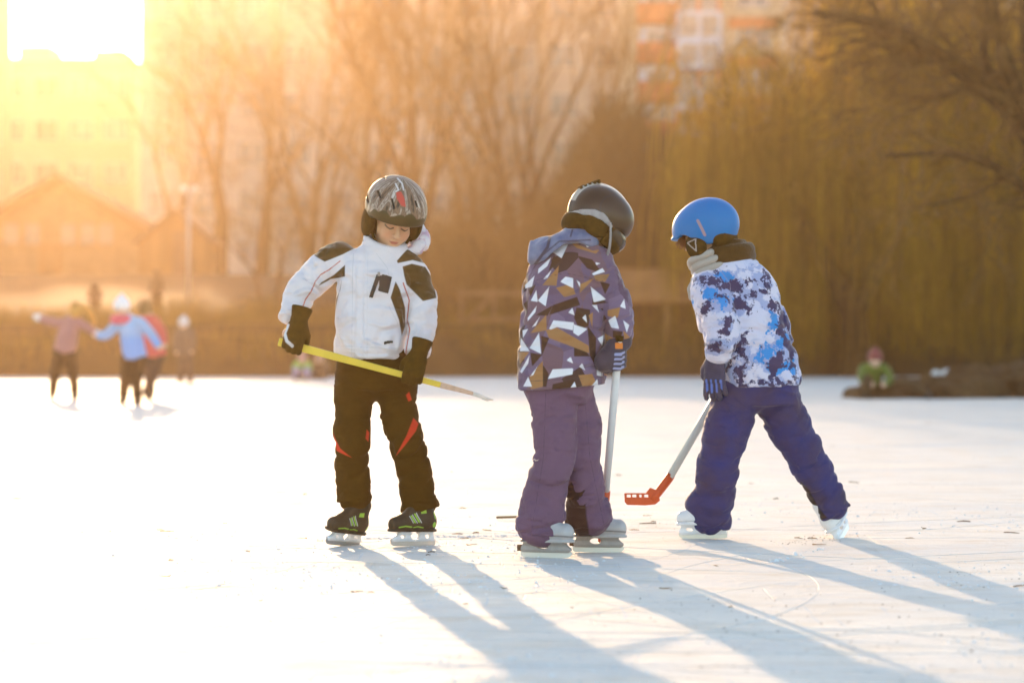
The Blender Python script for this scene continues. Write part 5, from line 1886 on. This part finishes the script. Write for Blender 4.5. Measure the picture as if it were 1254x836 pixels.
    Rr = frame_xy(u, V(-.6, .3, -.2))
    og = (top - u * .05) - Rr @ V(0, .086, -.03)
    sdf_obj('glove', lambda P: glove_sdf(P, og, Rr, -1, 1.0, (42, 78, 70), 1.0), og - .18, og + .18, .005, M_GC, root, org, lambda v: dict(pale=np.full(len(v), .05)))

    # helmet
    M_HBL = material('smooth_blue_helmet', (.001, .165, .46), .45, .2, coat=.0, masks=[('slot', (.02, .012, .01), .0012), ('clip', (.34, .25, .27), .0015), ('edge', (.01, .12, .45), .001)])
    fh = fr
    def hel(P):
        l = to_local(P, fh)
        d = ell(l, (0, .010, .040), (.116, .140, .118))
        d = smin(d, ell(l, (0, -.05, .040), (.104, .085, .080)), .03)
        ear = np.exp(-((l[:, 1] + .052) / .040) ** 2) * .026
        zc = np.interp(l[:, 1], [-.14, -.08, -.02, .03, .08, .15], [.016, .004, -.030, -.048, -.046, -.036]) + ear
        # short brim lip
        d = smin(d, ell(l, (0, -.125, .022), (.070, .026, .009)), .012)
        d = smax(d, zc - l[:, 2], .008)
        d = smax(d, -ell(l, (0, .008, .025), (.098, .118, .098)), .006)
        Q = q(P)
        return d
    def hattr(v):
        l = to_local(v, fh)
        Q = q(v)
        slot = np.minimum(sdline(Q, [(881, 291), (885.5, 289.5)], 2.0), sdline(Q, [(904.5, 284), (905.5, 288)], 1.6)) * k
        clip = sdline(Q, [(852.5, 272.5), (861, 290)], 1.7) * k
        far = v[:, 1] > fr[0][1]
        return dict(slot=np.where(far, .05, slot), clip=np.where(far, .05, clip), edge=np.full(len(v), .05))
    hc = fr[0]
    hm = sdf_obj('helmet', hel, hc - .2, hc + .2, .0042, M_HBL, root, org, hattr)
    def loc(f, c, r, res=.0045):
        cw = hc + fr[1] @ V(*c)
        return (lambda P: f(to_local(P, fr))), cw - r, cw + r, res
    M_RING = material('grey_pad_ring', (.36, .32, .30), .6)
    for sx in (-1, 1):
        fn, lo, hi, r_ = loc(lambda l: ell(l, (sx * .086, -.022, -.040), (.024, .046, .058)), (sx * .086, -.02, -.04), .09)
        ep = sdf_obj('ear_pad', fn, lo, hi, r_, M_PADK, hm, org)
        tri = [(-.052, -.018), (-.005, -.012), (-.016, -.068)]
        def ring(l):
            e = np.abs(ell(l, (sx * .086, -.022, -.040), (.026, .048, .060))) - .003
            t = np.abs(sdpoly(l[:, 1:3], tri) + .002) - .0032
            return smax(smax(e, t, .002), .086 - sx * l[:, 0], .003)
        fn, lo, hi, r_ = loc(ring, (sx * .1, -.02, -.04), .09, .0035)
        sdf_obj('pad_ring', fn, lo, hi, r_, M_RING, ep, org)
    fn, lo, hi, r_ = loc(lambda l: ell(l, (0, .070, -.030), (.085, .052, .045)), (0, .07, -.03), .12, .006)
    sdf_obj('neck_padding', fn, lo, hi, r_, M_PADK, hm, org)
    mb = MB()
    pts = [fr[0] + fr[1] @ V(*t) for t in ((.100, -.035, -.01), (.082, -.045, -.07), (.045, -.064, -.106), (0, -.074, -.116), (-.045, -.064, -.106), (-.082, -.045, -.07), (-.100, -.035, -.01))]
    mb.tube(smooth_path(pts, [.006] * len(pts), 4)[0], .0065, 8, flat=.4)
    mb.obj('chin_strap', M_RING, hm, org, smooth=True)

    put_skate(root, 'w', org, V(p(872, 0)[0] - .036, H * F / (660.5 - CY), 0), V(-.97, .12, 0), V(-.03, 0, 1))
    up = nrm(V(-.52, -.10, .85)); fw = V(.42, .86, .05)
    put_skate(root, 'w', org, p(1037, 652, .03) * V(1, 1, 0) + V(0, .05, .006), fw, up)

    # stick
    M_WS2 = material('pale_grey_shaft', (.55, .57, .54), .4, .4, var=.05, vscale=15)
    so = (heel + top) / 2
    st = empty('hockey_stick', so)
    MB().tube([sock, top + u * .05], [.0165, .0165], 12).obj('shaft', M_WS2, st, so, smooth=True)
    MB().tube([top + u * .05, top + u * .07], [.0175, .0175], 12).obj('end_cap', M_PADK, st, so, smooth=True)
    uu = nrm(sock - heel)
    MB().tube([sock + u * .01, sock - uu * .02, heel + uu * .01, heel + V(-.010, 0, -.012)], [.020, .0195, .018, .014], 12, flat=.8).obj('socket', M_REDP, st, so, smooth=True)
    stick_blade(st, heel + V(.004, 0, 0), V(-1, .10, 0), so, z0=p(0, 621.5, .12)[2])
    tag(st, 'hockey stick with a pale shaft and a slotted red blade just above the ice', 'hockey stick')
kid_blue()
# ================================================================ people farther off
def small_person(D, J, label, jacket, trousers, hat=None, hair=None, scarf=None, group=None, girth=1.0, hem=None, two_tone=None, gloves=None, long_hair=None, res=.02, face=-1):
    """J: joints in photo positions with a depth offset: head, neck, pelvis, sh/el/wr/hip/kn/an for r and l."""
    p = at(D)
    W_ = {a: p(*b) for a, b in J.items()}
    org = V((W_['an_r'][0] + W_['an_l'][0]) / 2, D, min(W_['an_r'][2], W_['an_l'][2]) - .06)
    g = girth
    def body(P):
        d = ell(P, W_['head'], (.080, .095, .115))
        d = smin(d, ell(P, W_['head'] + V(0, -.05 * face, -.05), (.05, .05, .06)), .03)
        d = smin(d, cap(P, W_['head'], W_['neck'], .05, .055), .02)
        d = smin(d, chain(P, [W_['neck'], W_['pelvis']], [.08, .09]), .04)
        for a in 'rl':
            d = smin(d, chain(P, [W_['sh_' + a], W_['el_' + a], W_['wr_' + a]], [.045, .036, .028]), .02)
            d = smin(d, ell(P, W_['wr_' + a], (.04, .04, .045)), .02)
            d = smin(d, chain(P, [W_['hip_' + a], W_['kn_' + a], W_['an_' + a]], [.075, .055, .04]), .02)
        return d
    pts = np.array(list(W_.values()))
    lo, hi = pts.min(0) - .22, pts.max(0) + .22
    root = sdf_obj('person', body, lo, hi, res, M_SKINP, org=org, loc=org)
    tag(root, label, 'person', group)
    hemz = W_['pelvis'][2] - .06 if hem is None else hem
    def jac(P):
        d = limb(P, [W_['neck'] + V(0, 0, -.02), (W_['neck'] * .45 + W_['pelvis'] * .55), W_['pelvis'] + V(0, 0, -.06)], [.10 * g, .145 * g, .155 * g], .008, .09, 1, n=3)
        for a in 'rl':
            d = smin(d, limb(P, [W_['neck'] * .35 + W_['sh_' + a] * .65, W_['sh_' + a], W_['el_' + a], W_['wr_' + a]], [.075, .072, .062, .05], .006, .07, 2, n=3), .04)
        return d
    mj = material('distant_jacket', jacket, .8, .2, var=.12, vscale=5, sheen=.2, masks=[('low', two_tone, .05)] if two_tone else [], col2=None)
    sdf_obj('jacket', jac, lo, hi, res, mj, root, org, (lambda v: dict(low=v[:, 2] - (W_['pelvis'][2] + .22))) if two_tone else None)
    mt = material('distant_trousers', trousers, .85, .2, var=.15, vscale=6)
    def tro(P):
        d = chain(P, [W_['hip_r'], W_['hip_l']], [.105 * g, .105 * g])
        for a in 'rl':
            d = smin(d, limb(P, [W_['hip_' + a], W_['kn_' + a], W_['an_' + a]], [.100 * g, .078, .062], .008, .08, 3, n=3), .02)
        return d
    sdf_obj('trousers', tro, lo, hi, res, mt, root, org)
    mboot = material('distant_skates', (.03, .025, .02), .6)
    for a in 'rl':
        mb = MB(); q = W_['an_' + a]
        mb.tube([q + V(0, .09, -.01), q + V(0, -.02, .0), q + V(0, -.13, -.035)], [.05, .055, .04], 8)
        mb.box(q + V(0, -.02, -.075), (.012, .27, .05))
        mb.obj('skate', mboot, root, org, smooth=False)
    h = W_['head']
    if hat:
        mh = material('distant_hat', hat, .85, .2, var=.08, vscale=12, sheen=.4)
        sdf_obj('hat', lambda P: smin(smax(ell(P, h + V(0, .01, .035), (.108, .122, .120)), h[2] - .02 - P[:, 2], .02), ell(P, h + V(.0, .0, .16), (.035, .035, .03)), .02),
                h - .2, h + .24, res * .8, mh, root, org)
    if hair or long_hair:
        mh = material('distant_hair', hair or long_hair[0], .6, .4, trans=.35, var=.2, vscale=10)
        def hr(P):
            d = smax(ell(P, h + V(0, .015 * face, .02), (.100, .114, .125)), -ell(P, h + V(0, -.12 * face, -.03), (.07, .08, .09)), .02)
            if long_hair:
                q = [h + V(*o) for o in long_hair[1]]
                d = smin(d, limb(P, q, list(np.linspace(.075, .03, len(q))), .014, .06, 4, cut=False), .03)
            return d
        sdf_obj('hair', hr, h - .35, h + .35, res * .8, mh, root, org)
    if scarf:
        mh = material('distant_scarf', scarf, .85, .2, sheen=.3)
        sdf_obj('scarf', lambda P: np.hypot(np.hypot(P[:, 0] - h[0], P[:, 1] - h[1]) - .10, (P[:, 2] - h[2] + .15) * .8) - .052, h - .35, h + .2, res * .8, mh, root, org)
    if gloves:
        mh = material('distant_gloves', gloves, .8)
        for a in 'rl':
            sdf_obj('mitten', lambda P: smin(ell(P, W_['wr_' + a], (.055, .05, .06)), cap(P, W_['wr_' + a], W_['wr_' + a] + (W_['wr_' + a] - W_['el_' + a]) * .35, .05, .04), .02), W_['wr_' + a] - .25, W_['wr_' + a] + .25, res * .8, mh, root, org)
    return root


M_SKINP = material('skin_plain', (.62, .40, .29), .55, .3)
GD = 'people skating farther off at left'
small_person(40.2, dict(head=(93, 382), neck=(88, 393), pelvis=(79, 426), sh_l=(75, 397), el_l=(61, 394, -.1), wr_l=(49, 390, -.1), sh_r=(98, 397), el_r=(108, 402, -.05), wr_r=(118, 409, -.05),
             hip_l=(74, 432), kn_l=(68, 456), an_l=(63, 482, .1), hip_r=(84, 432), kn_r=(89, 456), an_r=(92, 484)),
             'girl with windblown golden hair and arms outstretched, leftmost on the ice', (.32, .16, .17), (.03, .018, .008), gloves=(.72, .70, .68), group=GD,
             long_hair=((.62, .36, .10), [(0, -.06, -.02), (.08, -.06, .04), (.17, -.04, .02), (.24, -.02, -.10), (.26, -.02, -.20)]))
small_person(36.8, dict(head=(149, 378), neck=(155, 391), pelvis=(166, 434), sh_l=(143, 398), el_l=(131, 411, -.05), wr_l=(119, 411, -.05), sh_r=(173, 397), el_r=(187, 412, -.05), wr_r=(196, 426, -.08),
             hip_l=(158, 440), kn_l=(154, 464), an_l=(150, 489, .05), hip_r=(171, 440), kn_r=(167, 464), an_r=(170, 491, -.1)),
             'girl in a light blue jacket, pink scarf and white hat holding out her arms', (.22, .42, .66), (.03, .018, .008), hat=(.78, .78, .80), scarf=(.66, .10, .16), two_tone=(.15, .36, .72), group=GD)
small_person(39.4, dict(head=(178, 379), neck=(182, 391), pelvis=(190, 432), sh_l=(174, 396), el_l=(172, 412, .1), wr_l=(174, 426, .05), sh_r=(191, 396), el_r=(199, 410), wr_r=(202, 424, -.1),
             hip_l=(186, 438), kn_l=(184, 460), an_l=(184, 484), hip_r=(193, 438), kn_r=(187, 460, .05), an_r=(177, 480, .2)),
             'person in a red jacket partly hidden behind the light blue jacket', (.55, .09, .09), (.04, .03, .028), hair=(.34, .20, .08), group=GD)
small_person(56.0, dict(head=(225, 398), neck=(226, 405), pelvis=(227, 434), sh_l=(218, 408), el_l=(215, 420, -.1), wr_l=(217, 432, -.15), sh_r=(234, 408), el_r=(237, 420, -.1), wr_r=(236, 431, -.15),
             hip_l=(223, 438), kn_l=(222, 452), an_l=(221, 466), hip_r=(231, 438), kn_r=(232, 452), an_r=(233, 466)),
             'dark dressed person in a pale hat standing alone near the bank', (.10, .075, .06), (.06, .045, .04), hat=(.62, .60, .60), group=GD, res=.026)
GB = 'onlookers on the bank path'
def stander(px, top, D, label, jc, sw=1.0):
    gy = CY - (ground_z(D) + .07 - H) * F / D
    hgt = gy - top
    y = lambda t: gy - hgt * t
    w = 5.2 * sw
    small_person(D, dict(head=(px, y(.92)), neck=(px, y(.83)), pelvis=(px, y(.52)), sh_l=(px - w, y(.79)), el_l=(px - w * 1.3, y(.64)), wr_l=(px - w * 1.1, y(.5), -.1), sh_r=(px + w, y(.79)), el_r=(px + w * 1.3, y(.64)), wr_r=(px + w * 1.1, y(.5), -.1),
                 hip_l=(px - 3, y(.48)), kn_l=(px - 3, y(.27)), an_l=(px - 3, y(.05)), hip_r=(px + 3, y(.48)), kn_r=(px + 3, y(.27)), an_r=(px + 3, y(.05))), label, jc, (.04, .03, .025), hair=(.06, .04, .03), group=GB, res=.03)
stander(192, 333, 75, 'dark figure standing upright on the bank path above the red jacket', (.06, .045, .035))
stander(116, 350, 76, 'dark figure on the bank path between the golden hair and the white hat', (.08, .05, .04))
# two children crouching at the far edge of the ice, left of the white jacket
def croucher(px, top, bot, D, label, jc, tc, hat, group=None, s=1.0, lean=0, legs=0):
    h = bot - top
    y = lambda t: bot - h * t
    u = h / 52.0
    return small_person(D, dict(head=(px + 1 * u, y(.86), -.05), neck=(px, y(.70)), pelvis=(px - 1 * u, y(.24), .18), sh_l=(px - 12 * u, y(.64)), el_l=(px - 15 * u, y(.42), -.22), wr_l=(px - 6 * u, y(.32), -.38), sh_r=(px + 13 * u, y(.64)), el_r=(px + 16 * u, y(.42), -.22), wr_r=(px + 7 * u, y(.32), -.38),
                        hip_l=(px - 7 * u, y(.22), .1), kn_l=(px - 11 * u, y(.42), -.38), an_l=(px - 12 * u, y(.10), -.30), hip_r=(px + 8 * u, y(.22), .1), kn_r=(px + (13 + legs) * u, y(.36 if legs else .42), -.36), an_r=(px + (13 + legs * 2.2) * u, y(.10), -.34)),
                        label, jc, tc, hat=hat, group=group, res=.022, face=1)
GC = 'children crouching at the far edge of the ice'
croucher(370, 437, 466, 61, 'child in a green jacket crouching at the far edge behind the yellow stick', (.16, .42, .06), (.30, .28, .42), (.50, .26, .22), GC)
croucher(391, 436, 466, 62, 'brown clad child crouching right of the green jacket at the far edge', (.16, .10, .06), (.06, .045, .035), (.46, .24, .20), GC)
croucher(1070, 433, 489, 41.0, 'person in a green jacket and pink hat sitting on the dark spit', (.070, .135, .018), (.05, .036, .02), (.20, .045, .05), None, legs=20)

# pale two-lobed bag with an orange pocket on the spit
M_BAG = material('white_bag_cloth', (.68, .65, .62), .8, .2, var=.08, vscale=9, bump=.5, bscale=20)
def bag():
    p = at(43.0)
    org = V(p(1154, 0)[0], 43.0, .12)
    root = empty('bag', org)
    f = lambda P: smin(ell(P, p(1146, 461, 0), (.075, .09, .10)), ell(P, p(1160, 461, .03), (.115, .10, .105)), .03) - .012 * noise3(P * 14)
    sdf_obj('sack', f, p(1130, 478, -.2), p(1178, 446, .25), .018, M_BAG, root, org)
    f = lambda P: rbox(P, p(1153, 474, -.02), (.16, .10, .065), .03)
    sdf_obj('base_panel', f, p(1130, 490, -.2), p(1178, 462, .25), .018, material('grey_blue_cloth', (.16, .17, .24), .8), root, org)
    f = lambda P: rbox(P, p(1147, 471, -.12), (.06, .03, .045), .02)
    sdf_obj('pocket', f, p(1130, 486, -.25), p(1170, 460, .1), .014, material('orange_cloth', (.50, .13, .03), .8), root, org)
    tag(root, 'pale lumpy bag with an orange pocket lying on the dark spit', 'bag')
bag()

# ================================================================ things on the ice
M_STRAW = material('brown_straw', (.20, .12, .055), .8, .2, var=.3, vscale=20)
def ice_pt(px, py, z=0.0):
    d = H * F / (py - CY)
    return V((px - CX) * d / F, d, z)
# a long thin straw behind the middle skater
a, b = ice_pt(608, 637.5, .012), ice_pt(697, 637, .012)
m = MB(); m.tube(smooth_path([a, a * .7 + b * .3 + V(0, -.03, .004), a * .3 + b * .7 + V(0, .03, 0), b], [.006, .006, .005, .003], 4)[0], .0055, 6)
c = (a + b) / 2
tag(m.obj('straw', M_STRAW, None, c, loc=c, smooth=True), 'long thin brown straw lying on the ice behind the middle skater', 'straw')
# scattered bits of twig and leaf
g = np.random.default_rng(17)
kinds = []
for i in range(4):
    m = MB(); L = (.05, .075, .10, .06)[i]
    P = [V(-L / 2, 0, .004), V(-L / 6, g.normal(0, .004), .006), V(L / 5, g.normal(0, .006), .005), V(L / 2, g.normal(0, .006), .003)]
    m.tube(P, [.0028, .0035, .003, .0015], 5)
    if i % 2:
        m.tube([P[1], P[1] + V(.018, .014, .006)], [.002, .001], 5)
    kinds.append(mesh_data('twig_bit', m.v, m.f, M_STRAW))
M_LEAF = material('dry_leaf', (.24, .13, .05), .8, .2, var=.3, vscale=40)
for i in range(3):
    n = 9; vv = [(0, 0, .006)]
    for j in range(n):
        t = 2 * math.pi * j / n
        r = .022 * (1 + .35 * math.sin(3 * t + i)) * (1.5 if j == 0 else 1)
        vv.append((r * math.cos(t) * 1.4, r * math.sin(t) * .75, .003 + .006 * abs(math.sin(t + i))))
    vv += [(x, y, z - .0022) for x, y, z in vv]
    N_ = n + 1
    ff = [(0, 1 + j, 1 + (j + 1) % n) for j in range(n)] + [(N_, N_ + 1 + (j + 1) % n, N_ + 1 + j) for j in range(n)] + [(1 + j, N_ + 1 + j, N_ + 1 + (j + 1) % n, 1 + (j + 1) % n) for j in range(n)]
    kinds.append(mesh_data('leaf_bit', vv, ff, M_LEAF))
spots = [(333, 586, 2), (275, 642, 1), (197, 650, 0), (560, 655, 1), (920, 593, 4), (978, 660, 1), (1046, 592, 2), (20, 612, 1), (205, 652, 2), (65, 608, 0), (1180, 640, 1), (757, 583, 1), (800, 640, 0), (1115, 660, 4), (700, 745, 1),
         (950, 612, 0), (570, 660, 5), (372, 660, 5), (135, 652, 1), (1000, 668, 6), (850, 655, 1)]
for i in range(44):
    spots.append((g.uniform(10, 1250), g.uniform(515, 760), int(g.integers(0, 7))))
for px, py, kx in spots:
    o = link('twig_bit' if kx < 4 else 'leaf_bit', kinds[kx])
    q = ice_pt(px, py)
    o.location = tuple(q); o.rotation_euler = (0, 0, g.uniform(0, 6.28)); s_ = g.uniform(.45, .9) * min(1, 230 / (py - 419)); o.scale = (s_, s_, s_)
    if kx < 4:
        tag(o, 'small brown bit of twig lying on the ice', 'twig', 'bits of twig scattered on the ice')
    else:
        tag(o, 'small curled brown bit of leaf lying on the ice', 'leaf', 'bits of leaf scattered on the ice')
# skate tracks: thin raised cuts with thrown-up snow
M_TRACK = material('cut_ice', (.74, .74, .73), .6, .3, var=.15, vscale=6)
TA, TB, TR = [], [], []
for i in range(80):
    d0 = 1 / g.uniform(1 / 26, 1 / 6.8)
    q = V(g.uniform(-.2, .2) * d0, d0, .0005)
    th = g.uniform(0, 6.28); kap = g.normal(0, .45)
    n_ = int(g.uniform(8, 34)); r_ = g.uniform(.0004, .0010)
    for j in range(n_):
        e_ = q + V(math.cos(th), math.sin(th), 0) * .14
        th += kap * .14
        TA.append(q); TB.append(e_); TR.append(r_ * min(1, j / 4 + .2, (n_ - j) / 4) * (1 if d0 < 12 else .7))
        q = e_
v, f = segs_mesh(TA, TB, TR, TR, 4)
tag(link('skate_tracks', mesh_data('skate_tracks', v, f, M_TRACK)), 'thin curving skate cuts criss-crossing the ice', 'skate tracks', kind='stuff')
# ice shavings and grit nobody could count
def shards(n, seed, smin_, smax_, extra=()):
    g = np.random.default_rng(seed)
    d = 1 / g.uniform(1 / 30, 1 / 6.6, n)
    x = g.uniform(-.21, .21, n) * d
    cl = noise3(np.stack([x * 1.3, d * .8, 0 * x + seed], 1))
    keep = g.random(n) < np.clip(.25 + 1.5 * cl, .03, 1)
    x, d = x[keep], d[keep]
    for e_ in extra:
        x = np.append(x, e_[:, 0]); d = np.append(d, e_[:, 1])
    m_ = len(x)
    s = smin_ + (smax_ - smin_) * g.random(m_) ** 3
    base = np.array([[1, 0, 0], [-.4, .8, 0], [-.6, -.7, 0], [.05, .1, .7]])
    th = g.uniform(0, 6.28, m_)
    c, sn = np.cos(th), np.sin(th)
    P = base[None] * (1 + g.normal(0, .3, (m_, 4, 3)))
    X = (P[:, :, 0] * c[:, None] - P[:, :, 1] * sn[:, None]) * s[:, None] + x[:, None]
    Y = (P[:, :, 0] * sn[:, None] + P[:, :, 1] * c[:, None]) * s[:, None] + d[:, None]
    Z = P[:, :, 2] * s[:, None] * .7 + .001
    v = np.stack([X, Y, Z], -1).reshape(-1, 3)
    b = (np.arange(m_) * 4)[:, None]
    f = np.concatenate([b + np.array([[0, 1, 3]]), b + np.array([[1, 2, 3]]), b + np.array([[2, 0, 3]])])
    return v, f
def line_pts(a, b, n, w):
    A, B = ice_pt(*a), ice_pt(*b)
    t = g.random(n)[:, None]
    return A + (B - A) * t + g.normal(0, w, (n, 3))
M_CHIP = material('ice_shavings', (.80, .82, .84), .6, .4)
v, f = shards(16000, 3, .002, .010, [line_pts((385, 662), (660, 656), 500, .012), line_pts((1010, 672), (940, 690), 120, .02)])
tag(link('ice_shavings', mesh_data('ice_shavings', v, f, M_CHIP, smooth=False)), 'fine ice shavings scattered over the rink', 'ice shavings', kind='stuff')
M_GRIT = material('brown_grit', (.20, .14, .09), .9, .1, var=.3, vscale=30)
v, f = shards(5200, 5, .0012, .0055, [line_pts((960, 668), (1035, 656), 160, .06), line_pts((110, 655), (240, 648), 90, .05), line_pts((385, 664), (430, 662), 60, .02)])
tag(link('grit', mesh_data('grit', v, f, M_GRIT, smooth=False)), 'brown grit and dust specks on the ice', 'grit', kind='stuff')
